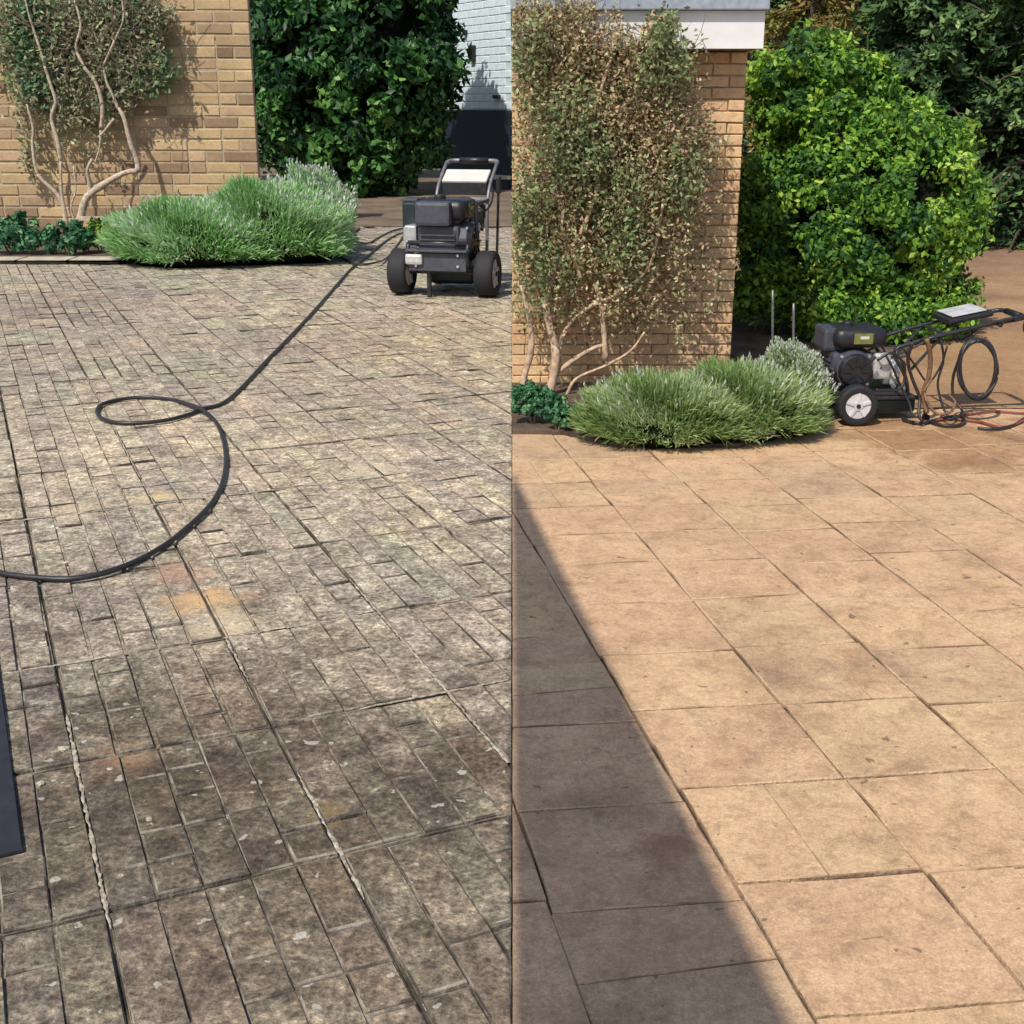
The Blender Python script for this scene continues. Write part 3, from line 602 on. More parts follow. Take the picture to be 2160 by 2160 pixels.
# left wall (end of the neighbouring house), runs out of the picture on the left
cL = D(538, 250, YWL).x
wl = empty('brick_wall', (cL, YWL, 0)); tag(wl, 'tall buff brick wall with a straight right corner behind the dirty patio', 'wall')
ZL = 3.1
bm = bmesh.new(); add_box(bm, (-5.0+.0, .065, ZL/2), (10.0-.012, .12, ZL)); link('mortar', bm_mesh(bm, 'mortar'), M['mortL'], wl)
BH, BJ = .118, .019
lay(wl, -8.2, 0, 0, .02, 2.9, .42, BH, BJ, M['brickL'], .006, .30)
bm = bmesh.new(); add_box(bm, (-5, .14, ZL+.03), (10.1, .5, .06), None, .01); link('coping', bm_mesh(bm, 'coping'), M['kerb'], wl)

# right wall: garage with a white fascia
cR = D(1560, 400, YWR).x; topR = D(1590, 108, YWR).z
wr = empty('brick_garage', (cR, YWR, 0)); tag(wr, 'flat roofed orange brick garage with deep white fascia board', 'garage')
bm = bmesh.new(); add_box(bm, (-cR/2+.0015-.002, 1.51, topR/2), (cR-.007, 3.0, topR)); link('mortar', bm_mesh(bm, 'mortar'), M['mortL'], wr)
nR = 30; ph = topR/nR; lay(wr, -cR+.001, 0, 0, .002, topR, ph*2.9, ph*.89, ph*.11, M['brickR'], .004)
bm = bmesh.new(); z = .002
while z < topR-.03:
    y = .06
    while y < 2.9: add_box(bm, (0.0, y+.07, z+ph*.43), (.014, ph*2.8, ph*.86)); y += ph*2.95
    z += ph
tag(link('end_bricks', bm_mesh(bm, 'end_bricks'), M['brickR'], wr), kind='stuff')
Yf = YWR-.17; fr = D(1613, 60, Yf).x; fz0 = D(1500, 103, Yf).z; fz1 = D(1500, 22, Yf).z
def b_(c, s, be=0): return lambda bm: add_box(bm, c, s, None, be)
part('fascia_board', b_(((fr+.001)/2-cR, -.17+.012, (fz0+fz1)/2), (fr-.002, .024, fz1-fz0), .003), M['white'], wr)
part('fascia_board', b_((fr-.012-cR, 1.4, (fz0+fz1)/2), (.024, 3.08, fz1-fz0), .003), M['white'], wr)
part('soffit', b_(((fr-.02)/2-cR, 1.4, topR+.012), (fr-.04, 3.06, .02)), M['timber'], wr)
part('roof_edge', b_(((fr+.001)/2-cR+.002, 1.38, fz1+.05), (fr+.02, 3.18, .098), .006), M['roofg'], wr)

# ------------------------------------------------------------------ added unseen sheet, shaped so its shade falls on the clean patio only
zc = 3.0; sh = Vector((SUN_DIR.x, SUN_DIR.y))*(zc/math.tan(R(SUN_EL)))
edge = [G(1083, 1012), G(1160, 1178), G(1290, 1400), G(1390, 1600), G(1500, 1815), G(1625, 2160)]
ln = [(p.x, p.y) for p in edge]
# straight sheet edge fitted through the shade line
n_ = len(ln); my = sum(p[1] for p in ln)/n_; mx = sum(p[0] for p in ln)/n_
sl_ = sum((p[1]-my)*(p[0]-mx) for p in ln)/sum((p[1]-my)**2 for p in ln)
fx = lambda Y: mx+sl_*(Y-my)
Y0 = my-mx/sl_
poly = [(0.0, Y0), (0.0, -6.0), (fx(-6.0), -6.0)]
shade_caster = empty('added_shade_sheet', (0, 0, 0)); tag(shade_caster, 'flat sheet added out of view to cast the shade crossing the clean patio', 'shade caster')
bm = bmesh.new(); P3 = [(p[0]-sh.x, p[1]-sh.y) for p in poly]
vb = [bm.verts.new((x, y, zc)) for x, y in P3]; vt = [bm.verts.new((x, y, zc+.02)) for x, y in P3]
bm.faces.new(vb[::-1]); bm.faces.new(vt)
for i in range(3): bm.faces.new((vb[i], vb[(i+1) % 3], vt[(i+1) % 3], vt[i]))
bmesh.ops.recalc_face_normals(bm, faces=bm.faces)
link('shade_sheet', bm_mesh(bm, 'shade_sheet'), M['shadesheet'], shade_caster)
for (x, y) in ((P3[1][0]+.12, P3[1][1]+.2), (P3[2][0]-.12, P3[2][1]+.2), (-sh.x+.35, -3.2)):
    part('post', b_((x, y, zc/2), (.09, .09, zc-.002), .006), M['timber'], shade_caster)  # posts added to carry the shade sheet

# ------------------------------------------------------------------ whitewashed house, left half, cut off by the join
YB = 24.0
hb = empty('white_house', (D(1000, 200, YB).x, YB, 0)); tag(hb, 'whitewashed brick house wall with dark navy base behind the black machine', 'house')
ex0 = D(952, 240, 27.5); ex1 = D(1079.2, 262, YB-.4)
A_ = Vector((D(930, 200, 26.6).x, 26.6)); B_ = Vector((-0.004, 24.2)); hx = B_-A_; hl = hx.length; hdir = hx.normalized(); hn = Vector((hdir.y, -hdir.x))
ang = math.atan2(hdir.y, hdir.x)
hw = empty('tmp'); bpy.data.objects.remove(hw)
hb.location = (A_.x, A_.y, 0); hb.rotation_euler.z = ang
zb = D(1000, 232, 25.6).z
part('wall', b_((hl/2, .15, zb+1.9), (hl, .30, 3.8)), M['wmort'], hb)
part('plinth', b_((hl/2, .12, zb/2), (hl-.004, .32, zb-.002)), M['navy'], hb)
wb = brick_variants(.40, .125, .05, 4)
for m_ in wb: m_.materials.append(M['wbrick'])
z = zb+.02; r = 0
while z < 4.4:
    x = hl-.02-(.2 if r % 2 else 0)
    while x > .42:
        link('brick', random.choice(wb), None, hb, (x-.20, .012, z+.0625)); x -= .414
    z += .139; r += 1
def onhouse(px, py):       # photo point on the wall face
    r_ = ray(px, py); o = Vector((0, 0)); dd = Vector((r_.x, r_.y))
    nn = hn; t = (A_-o).dot(nn)/dd.dot(nn); P_ = dd*t; return (P_-A_).dot(hdir), H+r_.z*t
for (px, py, sx, sz, nm, lb) in ((1001, 113, .16, .30, 'wall_lamp', 'small black lamp fixed high on the whitewashed wall'), (985, 69, .10, .10, 'alarm_box', 'tiny dark box above the black lamp on white wall'), (1052, 204, .20, .07, 'house_vent', 'small dark vent low on the whitewashed wall')):
    a, z = onhouse(px, py)
    bm = bmesh.new(); add_box(bm, (a, -.04, z), (sx, .09, sz), None, .02); add_box(bm, (a, -.09, z+sz*.2), (sx*.7, .05, sz*.35), None, .01)
    o = link(nm, bm_mesh(bm, nm), M['black'], hb)
    o['label'] = lb
# low dark bin store and pale step to its right end
g0 = G(1040, 400)
st = empty('door_step', (g0.x, g0.y, 0)); tag(st, 'pale stone doorstep behind the black machine at the picture join', 'step')
wq = -0.003-g0.x
part('tread', b_((wq/2, .2, .22), (wq-.01, .45, .07), .01), M['kerb'], st); part('riser', b_((wq/2, .22, .092), (wq-.02, .38, .18)), M['navy'], st)
bs = G(1045, 372); Yb = bs.y+1.2
bx = empty('storage_box', (D(1045, 350, Yb).x, Yb, 0)); tag(bx, 'low dark storage box with grey lid against the white house', 'box')
zt = D(1045, 312, Yb).z; wq = -0.004-bx.location.x+.35
part('body', b_((wq/2-.35, .3, zt/2-.03), (wq-.03, .6, max(.1, zt-.07)), .02), M['black'], bx)
part('lid', b_((wq/2-.35, .3, zt), (wq, .68, .07), .02), M['gunm'], bx)
for (px, py) in ((1052, 335), (1052, 352)):
    q = D(px, py, Yb); part('latch', b_((q.x-bx.location.x, -.01, q.z), (.16, .04, .07), .01), M['alu'], bx)

# ------------------------------------------------------------------ shrubs and trees
def shrub(name, label, cat, px0, px1, ytop, ybase, Y, mat, nclump, nleaf, leaf, depth=1.0, group=None, crk=.16, seed=0, trunkm='barkd', xmin=None, xmax=None, extra=(), rmin=.72, bias=.6, aspect=.55):
    xc = (px0+px1)/2; cx = D(xc, (ytop+ybase)/2, Y).x; rx = (px1-px0)/2*MPP(Y); zt = D(xc, ytop, Y).z
    r = (rx, rx*depth, zt/2*1.02); c = (cx, Y, zt/2)
    o = empty(name, (cx, Y, 0)); tag(o, label, cat, group)
    lump('shade_core', (0, 0, r[2]), (r[0]*.74, r[1]*.74, r[2]*.84), M['core'], o, .2)
    P, N, T = cloud((0, 0, r[2]), r, nclump, nleaf, min(rx, r[2])*crk*1.3, rmin)
    for (ux, uy, uz, kr, nn) in extra:
        P2, N2, T2 = cloud((ux*r[0], uy*r[1], r[2]+uz*r[2]), (r[0]*kr, r[1]*kr, r[2]*kr), max(6, int(nclump*kr*.4)), nn, min(rx, r[2])*crk, .4)
        P = np.vstack([P, P2]); N = np.vstack([N, N2]); T = np.concatenate([T, T2])
    # leaves low on the plant reach the ground
    k = P[:, 2] < .05; P[k, 2] = RNG.uniform(.03, .25, k.sum())
    wx = P[:, 0]+cx
    if xmin is not None: m_ = wx > xmin; P, N, T = P[m_], N[m_], T[m_]; wx = wx[m_]
    if xmax is not None: m_ = wx < xmax; P, N, T = P[m_], N[m_], T[m_]
    leaves('crown', P, N, leaf, aspect, mat, o, T, bias=bias)
    bm = bmesh.new()
    for k in range(5):
        a = k*1.3; e = (math.cos(a)*r[0]*.5, math.sin(a)*r[1]*.5, r[2]*1.3)
        add_tube(bm, [(math.cos(a)*.04*rx, math.sin(a)*.04*rx, 0), (e[0]*.4, e[1]*.4, r[2]*.6), e], lambda t: rx*(.045-.03*t), 6, 3)
    link('trunk', bm_mesh(bm, 'trunk', True), M[trunkm], o)
    return o
# left half
shrub('laurel_bush', 'huge dark green laurel bush between the buff wall and the white house', 'bush', 560, 945, -230, 372, 23.0, M['laurL'], 330, 30000, .165, .8, extra=((-.5, -.2, -.55, .5, 3000), (.35, -.3, -.6, .4, 2500), (-.1, -.6, -.8, .4, 2500)), crk=.13, rmin=.82)
shrub('hedge', 'black green hedge filling the gap beside the buff brick corner', 'hedge', 430, 820, -260, 372, 27.5, M['laurL'], 160, 12000, .2, .5, crk=.16)
shrub('hedge', 'dark evergreen hedge rising behind the white house roofline', 'hedge', 780, 1060, -420, 372, 33.0, M['laurL'], 160, 10000, .25, .4, crk=.16, xmax=-.01)
# right half
shrub('privet_bush', 'big rounded bright green bush beside the orange brick garage', 'bush', 1578, 2046, 215, 720, 8.7, M['laurR'], 560, 60000, .048, .85, crk=.125, extra=((-.55, -.15, 1.02, .50, 12000), (-.25, -.1, 1.0, .45, 9000), (.1, 0, .80, .38, 6000), (.5, 0, .5, .4, 5000), (-.65, -.1, .1, .5, 5000), (-.75, -.2, -.6, .38, 5000), (-.35, -.75, -.82, .30, 4500), (.1, -.8, -.82, .30, 4500), (.5, -.6, -.75, .35, 4000)), rmin=.80)
def conifer(px, ytop, Y, label, mat, hw, nsp, sz, xoff=0):
    b = D(px, 300, Y); zt = D(px, ytop, Y).z
    o = empty('conifer_tree', (b.x, Y, 0)); tag(o, label, 'tree', 'dark trees beyond the driveway')
    bm = bmesh.new(); add_tube(bm, [(0, 0, 0), (.05, 0, zt*.5), (0, .05, zt*.97)], lambda t: .16*(1-t*.85), 8, 4); link('trunk', bm_mesh(bm, 'trunk', True), M['barkd'], o)
    P, N, T, Bp = [], [], [], bmesh.new()
    for k in range(nsp):
        z = zt*random.uniform(.04, .98); a = random.random()*6.283; L_ = hw*(1.05-z/zt*.75)*random.uniform(.6, 1.1)
        d = Vector((math.cos(a), math.sin(a), -.12)); nl = int(60+60*L_)
        t = RNG.uniform(.25, 1, nl); q = np.outer(t*L_, d)+np.array([0, 0, z])
        q[:, 2] -= (t**2)*L_*.18
        side = np.array([-math.sin(a), math.cos(a), 0]); q += np.outer(RNG.normal(0, .16*L_, nl)*(1.1-t), side)+RNG.normal(0, .03, (nl, 3))
        q[:, 2] -= np.abs(RNG.normal(0, .07, nl))
        P.append(q); N.append(np.tile([d.x*.5, d.y*.5, .9], (nl, 1))); T.append(np.clip(RNG.uniform(.1, .7, nl)+t*.3*RNG.random(), 0, 1))
        if k % 3 == 0: add_tube(Bp, [(0, 0, z), (d.x*L_*.5, d.y*L_*.5, z-.03), (d.x*L_*.9, d.y*L_*.9, z-.2*L_)], lambda t: .03*(1-t*.8), 4, 2)
    leaves('crown', np.vstack(P), np.vstack(N), sz, .45, mat, o, np.concatenate(T), bias=.55)
    tag(link('limbs', bm_mesh(Bp, 'limbs', True), M['barkd'], o), kind='stuff')
conifer(1690, -260, 14.0, 'golden brown conifer with drooping sprays above the bright green bush', M['gold'], 1.05, 170, .09)
conifer(1950, -500, 15.5, 'dark conifer directly behind the right shoulder of the bright bush', M['pine'], 1.9, 230, .12)
conifer(2190, -450, 14.5, 'dark conifer cut by the right edge of the picture', M['pine'], 1.4, 180, .12)
conifer(1570, -420, 17.0, 'nearly black conifer just right of the white fascia', M['pine'], 1.5, 220, .09)
conifer(1800, -600, 18.5, 'tallest dark conifer filling the background', M['pine'], 2.6, 380, .10)
conifer(2080, -600, 20.5, 'broad dark conifer at the very back on the right', M['pine'], 3.0, 380, .11)
shrub('hedge', 'long black green hedge closing the garden behind the conifers', 'hedge', 1480, 2500, -250, 330, 30.0, M['pine'], 220, 16000, .25, .2, crk=.2, xmin=.02)
for (px, Y, nm) in ((2110, 9.6, 'a'), ):
    pass
# wispy shrub at lower right of the privet
shrub('small_shrub', 'loose yellow green shrub at the lower right of the bright bush', 'shrub', 1900, 2060, 560, 690, 8.4, M['bedY'], 40, 2600, .035, .8, crk=.3)
rl = empty('rail_fence', (D(2150, 335, 24).x, 24, 0)); tag(rl, 'pale low timber rail under the dark trees at the right edge', 'fence')
zr = D(2150, 335, 24).z; part('rail', b_((0, 0, zr), (2.4, .05, .09), .01), M['bark'], rl)
for k in (-1.05, 1.05): part('post', b_((k, .06, max(zr, .2)/2), (.09, .06, max(zr, .2)), .01), M['timber'], rl)

# lavenders
def lavender(label, c, r, n, L_, wd, mat, tipfrac=.12, tipzone=None, group='lavender bushes spilling on to the paving', lean=0.0, xmin=None, xmax=None):
    o = empty('lavender_bush', (c[0], c[1], 0)); tag(o, label, 'lavender', group)
    lump('mound_shade_core', (0, 0, c[2]), (r[0]*.80, r[1]*.80, r[2]*.80), M['core'], o, .15, 4, 2.5)  # filler lump, its near-black colour stands for shade inside the mound
    def pts(n, k0, k1):
        u = unit(RNG.normal(size=(n*2, 3))); u = u[u[:, 2] > -.35][:n]
        wob = 1+.10*np.sin(u[:, 0]*9+c[0])*np.cos(u[:, 1]*7)+.07*np.sin(u[:, 2]*11+u[:, 0]*5)
        return u, np.array([0, 0, c[2]])+u*np.array(r)*(RNG.uniform(k0, k1, len(u))*wob)[:, None]
    u, P = pts(n, .62, .90); P[:, 2] = np.maximum(P[:, 2], .02)
    Dr = unit(u*np.array([1, 1, .8])+np.array([lean, 0, .65])+RNG.normal(size=P.shape)*.28)
    T = np.clip(RNG.normal(.5, .22, len(P))+.22*np.sin(P[:, 0]/r[0]*6+P[:, 2]/r[2]*5), 0, 1)
    tag(blades('foliage', P, Dr, RNG.uniform(.45, 1.25, len(P))*L_, wd, mat, o, T), kind='stuff')
    m_ = int(n*tipfrac); u, P = pts(m_*3, .92, 1.02)
    k = u[:, 2] > .25
    if tipzone is not None: k &= (u[:, 0] > tipzone)
    u, P = u[k][:m_], P[k][:m_]
    Dr = unit(u*.5+np.array([lean, 0, 1.0])+RNG.normal(size=P.shape)*.22)
    S = P+Dr*L_*.55
    tag(blades('flower_stems', P, Dr, L_*.9, wd*.6, mat, o), kind='stuff')
    tag(blades('flower_spikes', S, Dr, RNG.uniform(.25, .45, len(S))*L_, wd*1.5, M['lavtip'], o), kind='stuff')
    return o
def lav_at(px0, px1, yfront, ytop, mat, label, n, Lk, tipfrac, tipzone, depthk=.8, **kw):
    g = G((px0+px1)/2, yfront); rx = (px1-px0)/2*MPP(g.y*1.08); Yc = g.y+rx*depthk
    zt = D((px0+px1)/2, ytop, Yc+rx*depthk*.35).z
    cx = D((px0+px1)/2, yfront, Yc).x
    L_ = rx*Lk
    return lavender(label, (cx, Yc, zt*.30), (rx-L_*.2, rx*depthk-L_*.1, max(.05, zt*.70-L_*.35)), n, L_, MPP(Yc)*2.6, mat, tipfrac, tipzone, **kw)
lav_at(228, 600, 572, 412, M['lavL'], 'broad green lavender mound spreading on to the dirty paving', 24000, .13, .008, None, .62)
lav_at(400, 742, 566, 368, M['lavL'], 'taller lavender bush with silver flower heads beside the buff wall corner', 26000, .14, .014, .0, .66)
lav_at(575, 748, 540, 346, M['lavL'], 'silvery topped lavender at the right end of the mound', 14000, .19, .06, -.5, .8)
lav_at(1195, 1620, 962, 778, M['lavR'], 'wide low lavender spilling over the clean orange paving', 24000, .14, .008, None, .62)
lav_at(1370, 1750, 950, 752, M['lavR'], 'green lavender bush touching the wheel of the machine', 24000, .15, .012, .0, .72)
lav_at(1580, 1735, 915, 718, M['lavR'], 'lavender crowned with whitish grey flower spikes left of the machine', 14000, .21, .13, -.9, .8)

# low ground cover plants
def groundcover(label, px0, px1, ybase, ytop, mat, n, leaf, xmin=None, xmax=None, group=None, Yk=0.3):
    g = G((px0+px1)/2, ybase); rx = (px1-px0)/2*MPP(g.y); Y = g.y+rx*Yk
    zt = max(.05, D((px0+px1)/2, ytop, Y+rx*Yk).z)
    o = empty('ground_cover_plant', (D((px0+px1)/2, ybase, Y).x, Y, 0)); tag(o, label, 'plant', group)
    cx = o.location.x
    P, N, T = cloud((0, 0, zt*.35), (rx, rx*Yk*1.3, zt*.7), 40, n, rx*.2, .3, -.3)
    P[:, 2] = np.abs(P[:, 2])+.03
    if xmin is not None: k = P[:, 0]+cx > xmin; P, N, T = P[k], N[k], T[k]
    leaves('foliage', P, N, leaf, .6, mat, o, T)
    part('stem', lambda bm: [add_tube(bm, [(0, 0, .0), (math.cos(a)*rx*.3, math.sin(a)*rx*.15, zt*.5)], .006, 5, 2) for a in (0, 1.3, 2.5, 3.9, 5.2)], M['timber'], o)
G1 = 'low leafy plants in the bed'
groundcover('dark blue green ground cover at the left edge below the buff wall', -60, 110, 545, 455, M['bed'], 2600, .07, group=G1)
groundcover('glossy green ground cover below the pale twisted trunk', 90, 200, 545, 470, M['bed'], 1800, .07, group=G1)
groundcover('yellow green leafy plant hugging the left end of the lavender', 165, 262, 540, 468, M['bedY'], 1700, .065, group=G1)
groundcover('small olive green plant against the left edge of the buff wall', -40, 40, 480, 395, M['bedY'], 1200, .07, group=G1)
groundcover('low sage green plant at the picture join beside the clean patio', 1070, 1178, 905, 818, M['bed'], 3400, .03, xmin=.004, group=G1)
groundcover('small dark green plant at the foot of the orange wall climber', 1130, 1222, 918, 845, M['bed'], 2200, .028, xmin=.004, group=G1)

# climbers
def trunk_path(parent, pts, Y, r0, r1, mat, name='trunk', dy=.0):
    P = [D(x, y, Y+dy) for x, y in pts]; P = [p-parent.location for p in P]
    P = [p+Vector((0, random.uniform(-.3, .3)*r0*2, 0)) for p in P]
    return tube_obj(name, P, (lambda t: r0+(r1-r0)*t), mat, parent, seg=8, n=5, knob=.12)
def patch(polys_px, Y0, Y1, n, cl=40, cr=.25):
    """leaf positions in clumps inside picture-shaped blobs given as (x, y, rx, ry, weight)"""
    ws = np.array([p[4] for p in polys_px]); ws = ws/ws.sum(); P = []
    for p, wgt in zip(polys_px, ws):
        k = int(n*wgt); nc = max(4, int(cl*wgt*len(polys_px)))
        th = RNG.uniform(0, 6.283, nc); rr = np.sqrt(RNG.random(nc)); cx = p[0]+rr*np.cos(th)*p[2]; cy = p[1]+rr*np.sin(th)*p[3]
        i = RNG.integers(0, nc, k); s = min(p[2], p[3])*cr
        an = RNG.normal(-1.25, .55, nc)[i]; la = RNG.normal(0, s*1.5, k); lb_ = RNG.normal(0, s*.42, k)*(1-np.abs(la)/(s*6))
        X = cx[i]+np.cos(an)*la-np.sin(an)*lb_; Yy = cy[i]+np.sin(an)*la+np.cos(an)*lb_; dep = RNG.uniform(Y0, Y1, nc)[i]+RNG.normal(0, (Y1-Y0)*.1, k)
        for a, b, d_ in zip(X, Yy, dep): P.append(D(a, b, min(d_, Y1)))
    return np.array([tuple(p) for p in P])
# left climber
cl = empty('wall_climber', (G(165, 492).x, YWL-.45, 0)); tag(cl, 'half bare wall climber with pale twisted stems on the buff brick wall', 'climber')
o3 = np.array(tuple(cl.location))
Yc = YWL-.25
P = patch([(60, 60, 100, 80, 2.0), (170, 70, 120, 90, 2.6), (260, 50, 90, 70, 1.7), (310, 100, 40, 60, .35), (210, 190, 90, 50, .6), (100, 220, 80, 60, .4), (250, 130, 90, 50, 1.6), (90, 160, 60, 60, 1.0), (300, 170, 50, 40, .7), (330, 40, 40, 50, .3), (175, 240, 60, 90, .5), (60, 270, 20, 110, .35), (180, 10, 160, 40, 2.0), (235, 215, 40, 40, .4)], YWL-.34, YWL-.05, 15000, 120, .24)-o3
leaves('foliage', P, np.tile([0, -.6, .5], (len(P), 1)), .075, .4, M['climbL'], cl, bias=.3)
P = patch([(50, 90, 40, 40, 1), (60, 130, 40, 60, 1.2), (80, 50, 60, 40, .6), (310, 140, 30, 30, .5), (345, 160, 25, 20, .4), (75, 185, 25, 30, .5), (270, 20, 60, 30, .7), (60, 15, 60, 20, .5)], YWL-.38, YWL-.1, 1500, 60, .5)-o3
leaves('green_foliage', P, np.tile([0, -.6, .5], (len(P), 1)), .085, .55, M['climbG'], cl, bias=.4)
tr = [([(163, 492), (172, 455), (186, 415), (225, 385), (262, 365), (291, 360)], .055, .032), ([(291, 362), (287, 335), (275, 300), (262, 250), (250, 228)], .036, .022),
      ([(186, 418), (188, 390), (185, 360), (195, 335)], .03, .015), ([(213, 270), (216, 235), (213, 205), (200, 170), (178, 142)], .028, .02), ([(250, 232), (238, 200), (226, 175), (218, 140)], .02, .012),
      ([(240, 250), (222, 275), (207, 290)], .02, .012), ([(212, 275), (210, 310), (200, 345)], .014, .010), ([(140, 480), (135, 440), (120, 410), (95, 385), (80, 368)], .034, .02),
      ([(80, 368), (72, 340), (68, 300), (70, 270), (56, 220)], .02, .013), ([(128, 340), (122, 300), (108, 250), (118, 215), (108, 180), (95, 140)], .028, .016), ([(128, 340), (130, 400), (138, 450)], .016, .02),
      ([(165, 490), (150, 440), (160, 400), (155, 350)], .014, .01), ([(178, 142), (160, 100), (170, 50), (150, -20)], .02, .012), ([(218, 140), (240, 90), (260, 40), (255, -20)], .014, .01), ([(95, 140), (80, 90), (60, 30), (50, -20)], .018, .01)]
for pts, a, b in tr: trunk_path(cl, pts, Yc-.15, a, b, M['bark'])
def twigs(parent, P, n, L_, r, mat):
    bm = bmesh.new(); idx = RNG.integers(0, len(P), n)
    for i in idx:
        p = Vector(P[i]); d = Vector((random.gauss(0, .6), random.gauss(0, .25), random.gauss(.2, .7))).normalized()*L_*random.uniform(.6, 1.4)
        q = p+d
        if (q+parent.location).y > (YWL if parent is cl else YWR)-.02: q.y = p.y
        if (parent is not cl) and (q+parent.location).x < .004: continue
        if (parent is not cl) and (p+parent.location).x < .004: continue
        add_tube(bm, [p, (p+q)/2+Vector((random.gauss(0, .06)*L_, 0, random.gauss(0, .06)*L_)), q], r, 4, 2)
    tag(link('twigs', bm_mesh(bm, 'twigs', True), mat, parent), kind='stuff')

P0 = patch([(170, 60, 180, 90, 1)], YWL-.6, YWL-.2, 600)-o3; twigs(cl, P0, 170, .34, .004, M['timber'])
lb = D(225, 461, YWL-.6); lb2 = D(135+120, 461, YWL-.6)
tb = empty('timber_edging', (D(180, 462, YWL-.5).x, YWL-.5, 0)); tag(tb, 'thin pale timber board lying behind the yellow green plant', 'board')
part('board', b_((.30, 0, max(.05, D(220, 461, YWL-.5).z)), (.75, .05, .05), .005), M['bark'], tb)
# right climber
cr_ = empty('wall_climber', (G(1150, 850).x, YWR-.25, 0)); tag(cr_, 'dense brownish climber covering most of the orange brick garage wall', 'climber')
o3 = np.array(tuple(cr_.location)); 
P = patch([(1130, 40, 110, 50, 1.5), (1230, 60, 90, 50, 1.2), (1150, 110, 110, 110, 2.5), (1270, 180, 130, 90, 2.6), (1370, 210, 100, 110, 2.4), (1420, 330, 75, 110, 2.2), (1280, 330, 130, 120, 3), (1150, 330, 110, 130, 2.6), (1140, 480, 90, 110, 2), (1270, 470, 110, 110, 2.4),
           (1390, 480, 80, 110, 1.6), (1380, 600, 70, 90, .75), (1250, 590, 90, 70, 1.1), (1140, 620, 70, 70, .9), (1390, 70, 30, 60, .8), (1500, 300, 25, 40, .12), (1470, 620, 50, 110, .22), (1320, 90, 60, 30, .4), (1320, 660, 70, 50, .5), (1200, 700, 60, 30, .15), (1440, 700, 20, 40, .12), (1465, 330, 45, 90, .5), (1455, 520, 60, 120, .35), (1490, 420, 30, 60, .15)], YWR-.38, YWR-.04, 34000, 190, .20)-o3
kx = (P[:, 0]+o3[0]) > .003; P = P[kx]
leaves('foliage', P, np.tile([-.1, -.6, .5], (len(P), 1)), .026, .5, M['climbR'], cr_, bias=.3)
Pt = P
P = patch([(1200, 260, 70, 60, 1), (1100, 110, 50, 60, .7), (1400, 140, 50, 40, .8), (1230, 330, 60, 40, .8), (1300, 420, 60, 60, .8), (1110, 450, 40, 60, .8), (1150, 560, 50, 60, .6), (1330, 520, 50, 50, .5), (1440, 380, 40, 60, .5), (1400, 70, 25, 40, .4)], YWR-.46, YWR-.12, 9000, 90, .55)-o3
P = P[(P[:, 0]+o3[0]) > .003]
leaves('green_foliage', P, np.tile([-.1, -.6, .5], (len(P), 1)), .032, .5, M['climbO'], cr_, bias=.4)
for pts, a, b in [([(1138, 905), (1150, 850), (1166, 800), (1172, 740), (1160, 690), (1150, 640)], .030, .018), ([(1170, 790), (1210, 760), (1250, 735), (1277, 728)], .014, .010), ([(1277, 760), (1274, 700), (1268, 640), (1255, 597)], .016, .012),
                  ([(1100, 860), (1105, 800), (1120, 740), (1118, 680), (1100, 600)], .020, .012), ([(1225, 590), (1210, 540), (1185, 490), (1190, 440)], .012, .009), ([(1150, 640), (1180, 560), (1230, 480), (1260, 380), (1250, 260), (1290, 120)], .014, .008),
                  ([(1180, 770), (1190, 700), (1240, 650), (1300, 620), (1370, 560), (1400, 420)], .012, .007), ([(1150, 860), (1190, 840), (1215, 800), (1280, 770), (1330, 740), (1360, 700)], .010, .006)]:
    trunk_path(cr_, pts, YWR-.30, a, b, M['barkR'])
twigs(cr_, Pt, 700, .13, .0017, M['timber'])

